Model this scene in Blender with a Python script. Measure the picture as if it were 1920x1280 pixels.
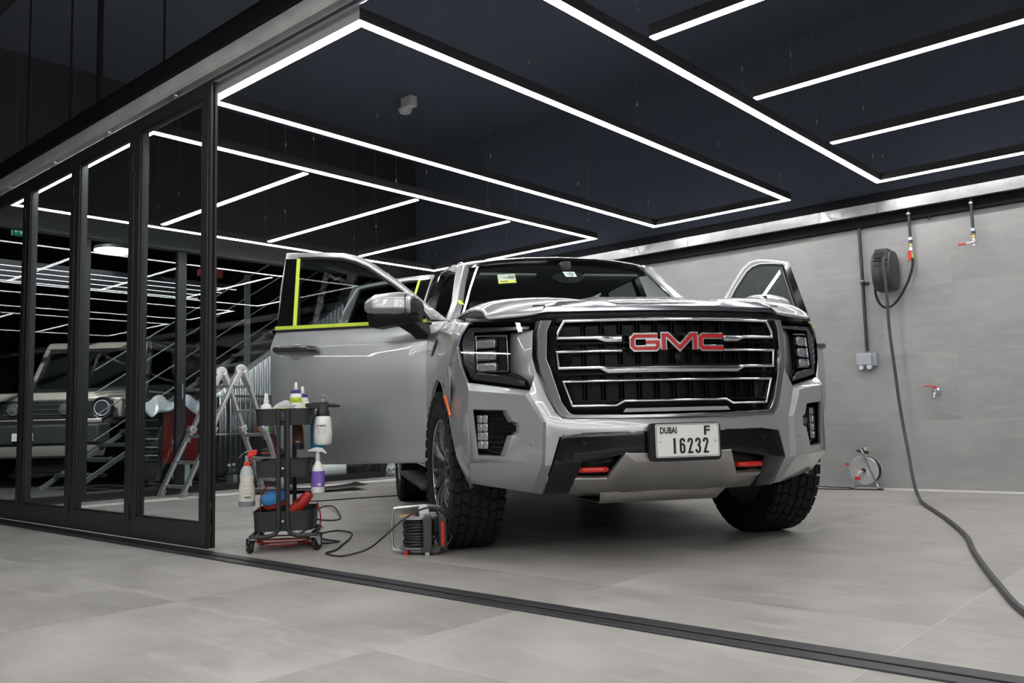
import bpy, bmesh, math, random
from mathutils import Vector, Matrix
random.seed(7)
S = bpy.context.scene
C = S.collection
for o in list(bpy.data.objects): bpy.data.objects.remove(o, do_unlink=True)

# ---------------------------------------------------------------- camera
FPX, YAW, PITCH, ROLL, CAMH = 1603.85, 0.725118, 0.0949247, -0.026378, 0.6543
def cam_axes():
    f = Vector((-math.sin(YAW)*math.cos(PITCH), math.cos(YAW)*math.cos(PITCH), math.sin(PITCH)))
    r = Vector((math.cos(YAW), math.sin(YAW), 0)); u = r.cross(f)
    return r*math.cos(ROLL)+u*math.sin(ROLL), -r*math.sin(ROLL)+u*math.cos(ROLL), f
r_, u_, f_ = cam_axes()
cd = bpy.data.cameras.new('camera'); cam = bpy.data.objects.new('camera', cd); C.objects.link(cam)
cd.sensor_width = 36; cd.lens = FPX/1920*36; cd.clip_start = .05; cd.clip_end = 200
m4 = Matrix(((r_.x, u_.x, -f_.x, 0), (r_.y, u_.y, -f_.y, 0), (r_.z, u_.z, -f_.z, CAMH), (0, 0, 0, 1)))
cam.matrix_world = m4
S.camera = cam
# ---------------------------------------------------------------- world, exposure
w = bpy.data.worlds.new('world'); S.world = w; w.use_nodes = True
w.node_tree.nodes['Background'].inputs[0].default_value = (.8, .87, 1, 1)
w.node_tree.nodes['Background'].inputs[1].default_value = .012
S.view_settings.view_transform = 'Standard'; S.view_settings.look = 'None'
S.view_settings.gamma = 1; S.view_settings.use_curve_mapping = False
S.view_settings.exposure = 0.13
LED = 30.0            # brightness of the LED strips

# ---------------------------------------------------------------- helpers
def V(*a): return Vector(a)
class MB:
    def __init__(s): s.v = []; s.f = []
    def add(s, vs, fs):
        o = len(s.v); s.v += [tuple(x) for x in vs]; s.f += [tuple(i+o for i in f) for f in fs]; return s
    def box(s, x0, x1, y0, y1, z0, z1):
        return s.add([(x0,y0,z0),(x1,y0,z0),(x1,y1,z0),(x0,y1,z0),(x0,y0,z1),(x1,y0,z1),(x1,y1,z1),(x0,y1,z1)],
                     [(0,3,2,1),(4,5,6,7),(0,1,5,4),(1,2,6,5),(2,3,7,6),(3,0,4,7)])
    def hexa(s, a, b):     # two quads
        return s.add(list(a)+list(b), [(0,3,2,1),(4,5,6,7),(0,1,5,4),(1,2,6,5),(2,3,7,6),(3,0,4,7)])
    def bar(s, a, b, w, h, up=(0,0,1)):
        a, b = Vector(a), Vector(b); d = (b-a).normalized(); up = Vector(up)
        sd = d.cross(up)
        if sd.length < 1e-4: sd = d.cross(Vector((1,0,0)))
        sd.normalize(); up = sd.cross(d).normalized()
        q = lambda p: [p-sd*w/2-up*h/2, p+sd*w/2-up*h/2, p+sd*w/2+up*h/2, p-sd*w/2+up*h/2]
        return s.hexa(q(a), q(b))
    def prism(s, pts, d):   # polygon extruded by vector d
        n = len(pts); d = Vector(d); p = [Vector(x) for x in pts]
        return s.add(p+[x+d for x in p], [tuple(range(n-1,-1,-1)), tuple(range(n, 2*n))]+[(i,(i+1)%n,n+(i+1)%n,n+i) for i in range(n)])
    def ringprism(s, outer, inner, d):   # frame between two outlines with equal point counts
        n = len(outer); d = Vector(d); A = [Vector(x) for x in outer]; B = [Vector(x) for x in inner]
        vs = A+B+[x+d for x in A]+[x+d for x in B]; fs = []
        for i in range(n):
            j = (i+1) % n
            fs += [(i,n+i,n+j,j), (2*n+i,2*n+j,3*n+j,3*n+i), (i,j,2*n+j,2*n+i), (n+i,3*n+i,3*n+j,n+j)]
        return s.add(vs, fs)
    def loft(s, rings, caps=True, close=False):
        n = len(rings[0]); vs = [p for r in rings for p in r]; fs = []
        m = len(rings)
        for k in range(m if close else m-1):
            k2 = (k+1) % m
            for i in range(n):
                j = (i+1) % n; fs.append((k*n+i, k*n+j, k2*n+j, k2*n+i))
        if caps and not close: fs += [tuple(range(n-1,-1,-1)), tuple((m-1)*n+i for i in range(n))]
        return s.add(vs, fs)
    def sheet(s, rows):      # open grid of points
        n = len(rows[0]); fs = []
        for k in range(len(rows)-1):
            for i in range(n-1): fs.append((k*n+i, k*n+i+1, (k+1)*n+i+1, (k+1)*n+i))
        return s.add([p for r in rows for p in r], fs)
    def tube(s, path, r, n=8, close=False, radii=None):
        P = [Vector(p) for p in path]; rings = []; prev = None; m = len(P)
        for i, p in enumerate(P):
            a = P[(i-1) % m] if (i > 0 or close) else p
            b = P[(i+1) % m] if (i < m-1 or close) else p
            t = (b-a).normalized()
            if prev is None:
                up = Vector((0,0,1)) if abs(t.z) < .9 else Vector((1,0,0))
                nx = t.cross(up).normalized()
            else:
                nx = (prev-t*prev.dot(t)).normalized()
            prev = nx; ny = t.cross(nx); rr = radii[i] if radii else r
            rings.append([p+(nx*math.cos(2*math.pi*k/n)+ny*math.sin(2*math.pi*k/n))*rr for k in range(n)])
        return s.loft(rings, True, close)
    def lathe(s, prof, n=24, o=(0,0,0), ax='z', caps=True):   # prof: (radius, height)
        o = Vector(o); rings = []
        for r, h in prof:
            ring = []
            for k in range(n):
                c, q = math.cos(2*math.pi*k/n)*r, math.sin(2*math.pi*k/n)*r
                p = Vector((c,q,h)) if ax == 'z' else (Vector((h,c,q)) if ax == 'x' else Vector((q,h,c)))
                ring.append(o+p)
            rings.append(ring)
        return s.loft(rings, caps)
    def mirror(s):           # add the mirror image about x = 0
        n = len(s.v); f0 = list(s.f)
        s.v += [(-x,y,z) for x,y,z in s.v]; s.f += [tuple(n+i for i in reversed(f)) for f in f0]; return s
    def flipx(s):
        s.v = [(-x,y,z) for x,y,z in s.v]; s.f = [tuple(reversed(f)) for f in s.f]; return s
    def xform(s, M): s.v = [tuple(M @ Vector(p)) for p in s.v]; return s
    def mesh(s, name, angle=35):
        me = bpy.data.meshes.new(name); me.from_pydata(s.v, [], s.f)
        bm = bmesh.new(); bm.from_mesh(me); bmesh.ops.remove_doubles(bm, verts=bm.verts, dist=1e-5)
        bmesh.ops.recalc_face_normals(bm, faces=bm.faces); bm.to_mesh(me); bm.free()
        me.shade_smooth(); me.set_sharp_from_angle(angle=math.radians(angle)); return me
    def build(s, name, mat, parent=None, bevel=0, seg=2, angle=35, solid=0, sub=0, off=-1, kind=None):
        o = bpy.data.objects.new(name, s.mesh(name, angle)); C.objects.link(o)
        if mat: o.data.materials.append(mat)
        if parent is not None: o.parent = parent
        if kind: o['kind'] = kind
        if sub:
            md = o.modifiers.new('s', 'SUBSURF'); md.levels = sub; md.render_levels = sub
        if solid:
            md = o.modifiers.new('t', 'SOLIDIFY'); md.thickness = solid; md.offset = off
        if bevel:
            md = o.modifiers.new('b', 'BEVEL'); md.width = bevel; md.segments = seg; md.limit_method = 'ANGLE'; md.angle_limit = math.radians(24)
            md.harden_normals = False
        return o
def tag(o, label, cat, group=None):
    o['label'] = label; o['category'] = cat
    if group: o['group'] = group
    return o
def thing(name, label, cat, loc=(0,0,0), rz=0, group=None):
    o = bpy.data.objects.new(name, None); C.objects.link(o); o.location = loc; o.rotation_euler = (0,0,rz)
    o.empty_display_size = .1
    return tag(o, label, cat, group)
def struct(o): o['kind'] = 'structure'; return o
def dup(o, parent=None, keep=()):
    c = o.copy(); C.objects.link(c)
    if parent is not None: c.parent = parent
    for ch in list(o.children): dup(ch, c)
    return c
def inst(name, me, parent=None, loc=(0,0,0), rot=(0,0,0), scale=(1,1,1)):
    o = bpy.data.objects.new(name, me); C.objects.link(o); o.location = loc; o.rotation_euler = rot; o.scale = scale
    if parent is not None: o.parent = parent
    return o
def arc(cx, cy, r, a0, a1, n): return [(cx+r*math.cos(math.radians(a0+(a1-a0)*i/n)), cy+r*math.sin(math.radians(a0+(a1-a0)*i/n))) for i in range(n+1)]
def rrect(w, h, r, n=4):   # rounded rectangle outline, centred
    p = []
    for cx, cy, a in ((w/2-r,h/2-r,0),(-w/2+r,h/2-r,90),(-w/2+r,-h/2+r,180),(w/2-r,-h/2+r,270)): p += arc(cx, cy, r, a, a+90, n)
    return p
def smooth_path(pts, k=6):   # Catmull-Rom
    P = [Vector(p) for p in pts]; P = [P[0]*2-P[1]]+P+[P[-1]*2-P[-2]]; out = []
    for i in range(1, len(P)-2):
        for j in range(k):
            t = j/k; a, b, c, d = P[i-1], P[i], P[i+1], P[i+2]
            out.append(.5*((2*b)+(c-a)*t+(2*a-5*b+4*c-d)*t*t+(3*b-a-3*c+d)*t**3))
    return out+[P[-2]]
def text_mb(txt, size, depth, bold=0, sx=1.0, offset=0):
    """lettering as real mesh: returns (verts, faces, width) in the x-z plane, facing -y, origin at left baseline"""
    cu = bpy.data.curves.new('t', 'FONT'); cu.body = txt; cu.size = size; cu.extrude = depth/2; cu.offset = offset; cu.resolution_u = 3
    o = bpy.data.objects.new('t', cu); C.objects.link(o); bpy.context.view_layer.update()
    me = o.to_mesh(); vs = [(v.co.x*sx, -v.co.z, v.co.y) for v in me.vertices]; fs = [tuple(p.vertices) for p in me.polygons]
    o.to_mesh_clear(); bpy.data.objects.remove(o); bpy.data.curves.remove(cu)
    return vs, fs, max((v[0] for v in vs), default=0)
def letters(txt, size, depth, sx=1.0, width=None, offset=0, center=True):
    vs, fs, wd = text_mb(txt, size, depth, 0, sx, offset); x0 = min(v[0] for v in vs); k = (width/(wd-x0)) if width else 1
    vs = [((x-x0-((wd-x0)/2 if center else 0))*k, y, z) for x, y, z in vs]
    return MB().add(vs, fs)

# ---------------------------------------------------------------- materials
MATS = {}
def mat(name, col=(.8,.8,.8), rough=.5, metal=0, coat=0, emit=None, strength=0, spec=.5, alpha=1, noise=None, bump=None, trans=0, coat_rough=.03, flake=0):
    if name in MATS: return MATS[name]
    m = bpy.data.materials.new(name); m.use_nodes = True; nt = m.node_tree; b = nt.nodes['Principled BSDF']
    b.inputs['Base Color'].default_value = (*col, 1); b.inputs['Roughness'].default_value = rough; b.inputs['Metallic'].default_value = metal
    b.inputs['Coat Weight'].default_value = coat; b.inputs['Coat Roughness'].default_value = coat_rough
    b.inputs['Specular IOR Level'].default_value = spec; b.inputs['Transmission Weight'].default_value = trans
    if emit: b.inputs['Emission Color'].default_value = (*emit, 1); b.inputs['Emission Strength'].default_value = strength
    if noise:            # (scale, amount, detail) mottles colour and roughness
        sc, am, de = noise
        tc = nt.nodes.new('ShaderNodeTexCoord'); n = nt.nodes.new('ShaderNodeTexNoise'); n.inputs['Scale'].default_value = sc; n.inputs['Detail'].default_value = de
        mx = nt.nodes.new('ShaderNodeMixRGB'); mx.inputs[1].default_value = (*[c*(1-am) for c in col],1); mx.inputs[2].default_value = (*[min(1,c*(1+am)) for c in col],1)
        nt.links.new(tc.outputs['Object'], n.inputs['Vector']); nt.links.new(n.outputs['Fac'], mx.inputs[0]); nt.links.new(mx.outputs[0], b.inputs['Base Color'])
    if bump:
        sc, st, de = bump
        tc = nt.nodes.new('ShaderNodeTexCoord'); n = nt.nodes.new('ShaderNodeTexNoise'); n.inputs['Scale'].default_value = sc; n.inputs['Detail'].default_value = de
        bp = nt.nodes.new('ShaderNodeBump'); bp.inputs['Strength'].default_value = st; bp.inputs['Distance'].default_value = .01
        nt.links.new(tc.outputs['Object'], n.inputs['Vector']); nt.links.new(n.outputs['Fac'], bp.inputs['Height']); nt.links.new(bp.outputs[0], b.inputs['Normal'])
    MATS[name] = m; return m
def glass(name, tint=(.9,.93,.93), ior=1.5, rough=0.0, boost=1.0):
    """thin architectural pane: Fresnel mirror over a tinted see-through sheet"""
    if name in MATS: return MATS[name]
    m = bpy.data.materials.new(name); m.use_nodes = True; nt = m.node_tree; nt.nodes.clear()
    out = nt.nodes.new('ShaderNodeOutputMaterial'); mix = nt.nodes.new('ShaderNodeMixShader'); fr = nt.nodes.new('ShaderNodeFresnel'); fr.inputs[0].default_value = ior
    t = nt.nodes.new('ShaderNodeBsdfTransparent'); t.inputs[0].default_value = (*tint,1); g = nt.nodes.new('ShaderNodeBsdfGlossy'); g.inputs['Roughness'].default_value = rough
    mu = nt.nodes.new('ShaderNodeMath'); mu.operation = 'MULTIPLY'; mu.inputs[1].default_value = boost; mu.use_clamp = True
    geo = nt.nodes.new('ShaderNodeNewGeometry'); mi = nt.nodes.new('ShaderNodeMath'); mi.operation = 'SUBTRACT'; mi.inputs[0].default_value = 1
    m2 = nt.nodes.new('ShaderNodeMath'); m2.operation = 'MULTIPLY'
    nt.links.new(geo.outputs['Backfacing'], mi.inputs[1])           # only the front skin of a thin pane mirrors
    nt.links.new(fr.outputs[0], mu.inputs[0]); nt.links.new(mu.outputs[0], m2.inputs[0]); nt.links.new(mi.outputs[0], m2.inputs[1])
    nt.links.new(m2.outputs[0], mix.inputs[0]); nt.links.new(t.outputs[0], mix.inputs[1]); nt.links.new(g.outputs[0], mix.inputs[2]); nt.links.new(mix.outputs[0], out.inputs[0])
    MATS[name] = m; return m
def tile_mat(name, c0, c1, c2, rough0, rough1, sc=(1,1,1), bumps=.02, warm=None):
    """cement-look porcelain: clouds, streaks, a little variation from tile to tile, patchy gloss"""
    m = bpy.data.materials.new(name); m.use_nodes = True; nt = m.node_tree; b = nt.nodes['Principled BSDF']; N = nt.nodes.new; L = nt.links.new
    geo = N('ShaderNodeNewGeometry'); oi = N('ShaderNodeObjectInfo')
    add = N('ShaderNodeVectorMath'); add.operation = 'ADD'; sca = N('ShaderNodeVectorMath'); sca.operation = 'SCALE'; sca.inputs['Scale'].default_value = 40
    comb = N('ShaderNodeCombineXYZ'); L(oi.outputs['Random'], comb.inputs[0]); L(oi.outputs['Random'], comb.inputs[2])
    L(comb.outputs[0], sca.inputs[0]); L(geo.outputs['Position'], add.inputs[0]); L(sca.outputs[0], add.inputs[1])
    mp = N('ShaderNodeMapping'); mp.inputs['Scale'].default_value = sc; L(add.outputs[0], mp.inputs['Vector'])
    n1 = N('ShaderNodeTexNoise'); n1.inputs['Scale'].default_value = 1.6; n1.inputs['Detail'].default_value = 7; n1.inputs['Roughness'].default_value = .62; L(mp.outputs[0], n1.inputs['Vector'])
    mp2 = N('ShaderNodeMapping'); mp2.inputs['Scale'].default_value = (sc[0]*1.2, sc[1]*4.5, sc[2]*4); L(add.outputs[0], mp2.inputs['Vector'])
    n2 = N('ShaderNodeTexNoise'); n2.inputs['Scale'].default_value = 2.6; n2.inputs['Detail'].default_value = 9; n2.inputs['Roughness'].default_value = .68; L(mp2.outputs[0], n2.inputs['Vector'])
    r1 = N('ShaderNodeValToRGB'); r1.color_ramp.elements[0].position = .32; r1.color_ramp.elements[1].position = .68
    r1.color_ramp.elements[0].color = (*c0,1); r1.color_ramp.elements[1].color = (*c1,1); L(n1.outputs['Fac'], r1.inputs[0])
    r2 = N('ShaderNodeValToRGB'); r2.color_ramp.elements[0].position = .5; r2.color_ramp.elements[1].position = .8
    r2.color_ramp.elements[0].color = (0,0,0,1); r2.color_ramp.elements[1].color = (.75,.75,.75,1); L(n2.outputs['Fac'], r2.inputs[0])
    mx = N('ShaderNodeMixRGB'); mx.inputs[2].default_value = (*c2,1); L(r2.outputs[0], mx.inputs[0]); L(r1.outputs[0], mx.inputs[1])
    hv = N('ShaderNodeHueSaturation'); mr = N('ShaderNodeMapRange'); mr.inputs[3].default_value = .95; mr.inputs[4].default_value = 1.05
    L(oi.outputs['Random'], mr.inputs[0]); L(mr.outputs[0], hv.inputs['Value']); L(mx.outputs[0], hv.inputs['Color']); L(hv.outputs[0], b.inputs['Base Color'])
    rr = N('ShaderNodeMapRange'); rr.inputs[3].default_value = rough0; rr.inputs[4].default_value = rough1; L(n2.outputs['Fac'], rr.inputs[0]); L(rr.outputs[0], b.inputs['Roughness'])
    bp = N('ShaderNodeBump'); bp.inputs['Strength'].default_value = bumps; bp.inputs['Distance'].default_value = .02; L(n2.outputs['Fac'], bp.inputs['Height']); L(bp.outputs[0], b.inputs['Normal'])
    MATS[name] = m; return m
def galv(name, base=.55):
    m = mat(name, (base,base*1.01,base*1.03), .38, 1.0); nt = m.node_tree; b = nt.nodes['Principled BSDF']
    tc = nt.nodes.new('ShaderNodeTexCoord'); vo = nt.nodes.new('ShaderNodeTexVoronoi'); vo.inputs['Scale'].default_value = 22
    no = nt.nodes.new('ShaderNodeTexNoise'); no.inputs['Scale'].default_value = 4; no.inputs['Detail'].default_value = 5
    mr = nt.nodes.new('ShaderNodeMapRange'); mr.inputs[3].default_value = .28; mr.inputs[4].default_value = .62
    mx = nt.nodes.new('ShaderNodeMixRGB'); mx.inputs[1].default_value = (base*.7,base*.72,base*.75,1); mx.inputs[2].default_value = (min(1,base*1.35),min(1,base*1.36),min(1,base*1.4),1)
    nt.links.new(tc.outputs['Object'], vo.inputs['Vector']); nt.links.new(tc.outputs['Object'], no.inputs['Vector'])
    nt.links.new(vo.outputs['Color'], mr.inputs[0]); nt.links.new(no.outputs['Fac'], mx.inputs[0]); nt.links.new(mr.outputs[0], b.inputs['Roughness']); nt.links.new(mx.outputs[0], b.inputs['Base Color'])
    return m
BLK = mat('black_powder_coat', (.016,.017,.019), .42)
FRM = mat('dark_aluminium_frame', (.035,.036,.039), .38, .3)
DARK = mat('black_plastic', (.014,.014,.016), .5)
RUB = mat('rubber_black', (.012,.012,.012), .75)
STEEL = mat('steel', (.62,.63,.65), .28, 1.0)
CHR = mat('chrome', (.85,.86,.88), .06, 1.0)
ALU = mat('ladder_aluminium', (.70,.71,.72), .38, .85, noise=(6,.08,3))
WHITE = mat('white_plastic', (.80,.80,.79), .4)
RED = mat('red_plastic', (.62,.035,.03), .4)
GALV = galv('galvanised_steel', .31); GALVB = galv('galvanised_track', .74); GALVB.node_tree.nodes['Principled BSDF'].inputs['Metallic'].default_value = .35
LEDM = mat('led_diffuser', (1,1,1), .5, emit=(1,.985,.96), strength=LED)
GLZ = glass('clear_glass', (.86,.89,.89), 1.5)
# ---------------------------------------------------------------- the setting
WALL_Y, PART_Y, END_X, CEIL = 7.87, 2.44, -8.75, 4.3
FLOORM = tile_mat('cement_floor_tile', (.25,.238,.224), (.40,.386,.368), (.485,.47,.45), .28, .46)
WALLM = tile_mat('cement_wall_tile', (.275,.28,.278), (.355,.360,.358), (.395,.396,.394), .42, .6, sc=(1,1,1.6), bumps=.01)
GROUT = mat('grout', (.60,.58,.55), .8)
CEILM = mat('black_ceiling_haze', (.062,.074,.105), .85)  # haze of the strip lights painted in as a lighter blue-black
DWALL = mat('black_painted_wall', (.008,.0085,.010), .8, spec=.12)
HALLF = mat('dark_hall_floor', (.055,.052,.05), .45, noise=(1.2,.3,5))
fl = struct(MB().box(-9.0, 7, -9, 8.3, -.06, -.0006).build('floor', GROUT))
me = MB().box(-.5984, .5984, -.5984, .5984, -.006, 0).mesh('floor_tile'); me.materials.append(FLOORM)
for i in range(-7, 4):
    for j in range(-7, 5):
        cx, cy = -.84+.6+1.2*i, 1.66+.6+1.2*j
        if cx-.6 < -8.9 or cy+.6 > 8.2: continue
        d = -cx*.663+cy*.748
        if d < -.6: continue
        t = inst('tile', me, fl, (cx, cy, 0))
for j in range(-7, 5):        # the cut row along the end wall
    cy = 1.66+.6+1.2*j
    if -5 < cy < 8: t = inst('tile', me, fl, (-8.74, cy, 0), scale=(.58,1,1)); t.location.x = -9.02+.35
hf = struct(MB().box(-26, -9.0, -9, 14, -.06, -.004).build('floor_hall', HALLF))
wb = struct(MB().box(-8.75, 7, WALL_Y+.006, WALL_Y+.2, -.05, CEIL).build('wall_back', CEILM))
TH = .583
me = MB().box(-.582, .582, -.006, 0, -TH/2+.0012, TH/2-.0012).mesh('wall_tile'); me.materials.append(WALLM)
gb = MB().box(-8.7, 7, WALL_Y, WALL_Y+.006, 0, 4*TH).build('grout_bed', mat('wall_grout', (.43,.43,.42), .8), wb)
for k in range(4):
    off = 0 if k % 2 == 0 else .583
    for i in range(-6, 5):
        cx = -2.55+off+.583+1.166*i
        if -8.6 < cx-.58 and cx+.58 < 5: inst('tile', me, wb, (cx, WALL_Y+.005, TH*(k+.5)))
struct(MB().box(-8.75, 7, WALL_Y-.05, WALL_Y+.006, 2.332, 2.62).build('trim_1', DWALL))
ce = struct(MB().box(-8.75, 7, 2.44, 14, CEIL, CEIL+.15).build('ceiling', CEILM))
struct(MB().box(-26, -8.75, 2.44, 14, CEIL, CEIL+.15).build('ceiling_annex', mat('hall_ceiling_shaded', (.024,.026,.031), .85)))  # shade painted in: darker copy of the bay ceiling colour
struct(MB().box(-26, 7, -9, 2.44, CEIL, CEIL+.15).build('ceiling_hall', mat('hall_ceiling_shaded', (.024,.026,.031), .85)))
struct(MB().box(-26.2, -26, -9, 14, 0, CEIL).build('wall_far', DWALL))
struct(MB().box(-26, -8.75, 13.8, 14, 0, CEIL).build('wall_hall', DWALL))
struct(MB().box(6.9, 7.1, -9, 8, 0, CEIL).build('wall_right', mat('grey_hall_wall', (.42,.42,.43), .6)))
struct(MB().box(-26, 7, -9.2, -9, 0, CEIL).build('wall_front', mat('grey_hall_wall')))
# galvanised cable trunking along the back wall
tr = thing('cable_trunking', 'long galvanised metal cable trunking along the top of the tiled wall', 'trunking', (0, WALL_Y-.055, 2.42))
xs = [-8.7, -6.4, -4.4, -2.50, -.55, 1.4, 3.4, 5.4]
for a, b in zip(xs[:-1], xs[1:]):
    MB().box(a+.0015, b-.0015, -.07, 0, 0, .1).build('trunking_length', GALV, tr, bevel=.002)
sm = MB().lathe([(.004,0),(.004,.003)], 8, ax='y').mesh('screw'); sm.materials.append(STEEL)
for x in xs[1:-1]:
    for dx in (-.02,.02):
        for z in (.012,.088): inst('screw', sm, tr, (x+dx,-.0725,z))
for x in (-2.18, -3.6): inst('screw', sm, tr, (x,-.0725,.05), scale=(1.6,1,1.6))

# ---------------------------------------------------------------- LED strips hung on wires
LZ = 2.63
WIRE = mat('wire_steel', (.25,.26,.27), .4, .8)
HOUS = mat('led_housing', (.05,.05,.055), .4, .5)
HOUSA = mat('led_housing_reflection', (.50,.51,.52), .4, .2)  # light grey puts the reflection on the housing side into the colour
wire_me = MB().tube([(0,0,0),(0,0,1)], .0011, 5).mesh('wire'); wire_me.materials.append(WIRE)
grip_me = MB().lathe([(.002,-.016),(.0065,-.012),(.0065,.012),(.002,.016)], 8).mesh('gripper'); grip_me.materials.append(mat('gripper_metal', (.45,.46,.48), .35, .9))
def wires(parent, pts, drop=None):
    for x, y in pts:
        inst('wire', wire_me, parent, (x,y,.07), scale=(1,1,CEIL-LZ-.07))
        inst('gripper', grip_me, parent, (x,y,.07+random.uniform(.13,.24)))
def strip_box(a, b, w=.05, ext=True):
    """axis-aligned LED run from a to b (plan), returns housing and diffuser boxes (local to LZ)"""
    x0, x1 = sorted((a[0], b[0])); y0, y1 = sorted((a[1], b[1])); h = w/2
    return (x0-h, x1+h, y0-h, y1+h)
def led(label, segs, hangs, group, w=.05, name='led_strip_light'):
    t = thing(name, label, 'light', (0,0,LZ), 0, group)
    hb, db = MB(), MB()
    for a, b in segs:
        x0, x1, y0, y1 = strip_box(a, b, w)
        hb.box(x0, x1, y0, y1, .006, .07)
        db.box(x0+.002, x1-.002, y0+.002, y1-.002, 0, .006)
    hb.build('housing', HOUS, t); db.build('diffuser', LEDM, t)
    wires(t, hangs); return t
GR = 'suspended LED strip lights over the bay'
YN, YF = 2.56, 7.5
def hangs_of(segs, step=1.2):
    out = []
    for a, b in segs:
        L = math.hypot(b[0]-a[0], b[1]-a[1]); n = max(1, int(L//step))
        for k in range(n+1):
            t = (k+.04)/(n+.08); out.append((a[0]+(b[0]-a[0])*t, a[1]+(b[1]-a[1])*t))
    return out
seg1 = [((-4.64,YN),(-3.21,YN)), ((-3.21,YN+.05),(-3.21,YF-.05)), ((-3.21,YF),(-4.64,YF)), ((-4.64,YF-.05),(-4.64,YN+.05))]
l1 = led('closed rectangle of white LED strip hanging above the silver vehicle', seg1, hangs_of(seg1), GR)
MB().box(-4.66, -3.185, YN-.0285, YN-.0255, .004, .095).build('side_cover', HOUSA, l1)
seg2 = [((-7.96,YN),(-5.41,YN)), ((-5.41,YN+.05),(-5.41,YF-.05)), ((-5.41,YF),(-7.96,YF)), ((-7.96,YF-.05),(-7.96,YN+.05))]
led('large rectangle of white LED strip around three short bars, left over the bay', seg2, hangs_of(seg2), GR)
seg3 = [((-2.39,YN),(-2.39,YF-.05)), ((-2.39,YF),(.12,YF)), ((.12,YF-.05),(.12,YN+.05)), ((.12,YN),(-2.34,YN))]
led('LED strip rectangle running to the right edge, its corner above the wall hose reel', seg3, hangs_of(seg3), GR)
for y, n in ((3.83,'nearest the glass panels'), (4.99,'in the middle of three'), (6.2,'farthest from the glass panels')):
    led('short white LED bar inside the left light rectangle, '+n, [((-7.8,y),(-5.52,y))], hangs_of([((-7.6,y),(-5.7,y))], 1.0), GR, name='led_bar_light')
for y, n in ((3.73,'topmost in the picture'), (4.92,'in the middle of three'), (6.155,'lowest in the picture, nearest the wall')):
    led('white LED bar inside the right light rectangle, '+n, [((-2.25,y),(-.02,y))], hangs_of([((-2.1,y),(-.2,y))], 1.0), GR, name='led_bar_light')
# more of the same loops over the hall behind the camera (they light the front of the vehicle and the floor)
for k, (x0, x1) in enumerate(((-2.3,.1), (-5.6,-3.2), (.9,3.3), (4.0,6.4))):
    sg = [((x0,-4.2),(x1,-4.2)), ((x1,-4.15),(x1,.75)), ((x1,.8),(x0,.8)), ((x0,.75),(x0,-4.15))]+([((x0+.12,y),(x1-.12,y)) for y in (-3.0,-1.7,-.4)] if k != 1 else [])
    t = led('LED strip rectangle over the front hall, '+('above the camera','far left one','second from the right','far right one')[k], sg, hangs_of(sg, 2.4), 'LED strip lights over the front hall', w=.06)
    t.location.z = 2.9
    for ch in t.children:
        if ch.name.startswith('wire'): ch.scale.z = CEIL-2.9-.07
# thin glowing lines standing in for strip reflections in the end wall glass
for k, x in enumerate((-10.87, -11.22, -11.59, -11.95)):
    lo = led('thin glowing line standing for a strip reflection, '+('first','second','third','fourth')[k]+' from the glass end wall', [((x,3.2),(x,6.4))], [], 'glowing lines standing for strip reflections', w=.008, name='reflection_line')
    for ch in lo.children:
        if ch.name.startswith('diffuser'): ch.data.materials.clear(); ch.data.materials.append(mat('led_line_diffuser', (1,1,1), .5, emit=(1,.985,.96), strength=3))
# added spotlights, put in to brighten the off-roader, cabinet and film roll
for k, (x, y, lab) in enumerate(((-9.7,2.7,'added spotlight brightening the nose of the beige off-roader'), (-9.6,5.6,'added spotlight in the hall above the tool cabinet'), (-9.7,7.3,'added spotlight in the hall above the film roll'))):
    t = thing('added_spotlight', lab, 'light', (x,y,CEIL), 0, 'added spotlights in the hall')
    MB().lathe([(.045,-.16),(.05,-.155),(.05,0)], 20, caps=False).build('spot_body', HOUS, t)
    ld = bpy.data.lights.new('spot', 'SPOT'); ld.energy = (1500,90,90)[k]; ld.spot_size = math.radians(95); ld.spot_blend = .6; ld.shadow_soft_size = .05; ld.color = (1,.97,.93)
    lo = bpy.data.objects.new('spot_lamp', ld); C.objects.link(lo); lo.parent = t; lo.location = (0,0,-.17)
    if k == 0: lo.rotation_euler = Vector((-2.1,1.5,-3.1)).to_track_quat('-Z','Y').to_euler()
# smoke detector / camera dome on the ceiling
t = thing('smoke_detector', 'small pale smoke detector on a box under the black ceiling', 'detector', (-6.97, 6.2, CEIL))
DET = mat('detector_plastic', (.5,.5,.49), .5)
MB().box(-.05,.12,-.05,.05,-.12,0).build('mounting_box', DET, t, bevel=.008)
MB().lathe([(.03,-.17),(.06,-.165),(.075,-.14),(.075,-.12)], 20, o=(-.03,0,0)).build('detector_head', DET, t)

# ---------------------------------------------------------------- folding glass partition
BEAM = mat('black_steel_beam', (.028,.029,.032), .33, .5)
bt = thing('partition_beam', 'black steel beam carrying the folding glass partition track', 'beam', (0, PART_Y, 2.80))
MB().box(-16, 6, -.04, .04, 0, .125).build('beam', BEAM, bt, bevel=.003)
for x in (-8.2,-7.3,-6.45,-5.95,-5.0,-3.2,-1.2): MB().tube([(x,0,.12),(x,0,CEIL-2.8)], .008 if x != -5.95 else .022, 8).build('hanger_rod', BEAM, bt)
tr = thing('top_track', 'galvanised sliding track under the black partition beam', 'track', (0, PART_Y, 2.695))
pr = [(.022,0),(.045,.012),(.048,.05),(.042,.085),(.02,.1),(-.02,.1),(-.042,.085),(-.048,.05),(-.045,.012),(-.022,0),(-.022,.008),(-.036,.018),(-.038,.05),(-.034,.078),(.034,.078),(.038,.05),(.036,.018),(.022,.008)]
MB().loft([[(-16,y,z) for y,z in pr],[(6,y,z) for y,z in pr]], caps=False).build('channel', GALVB, tr)
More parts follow.
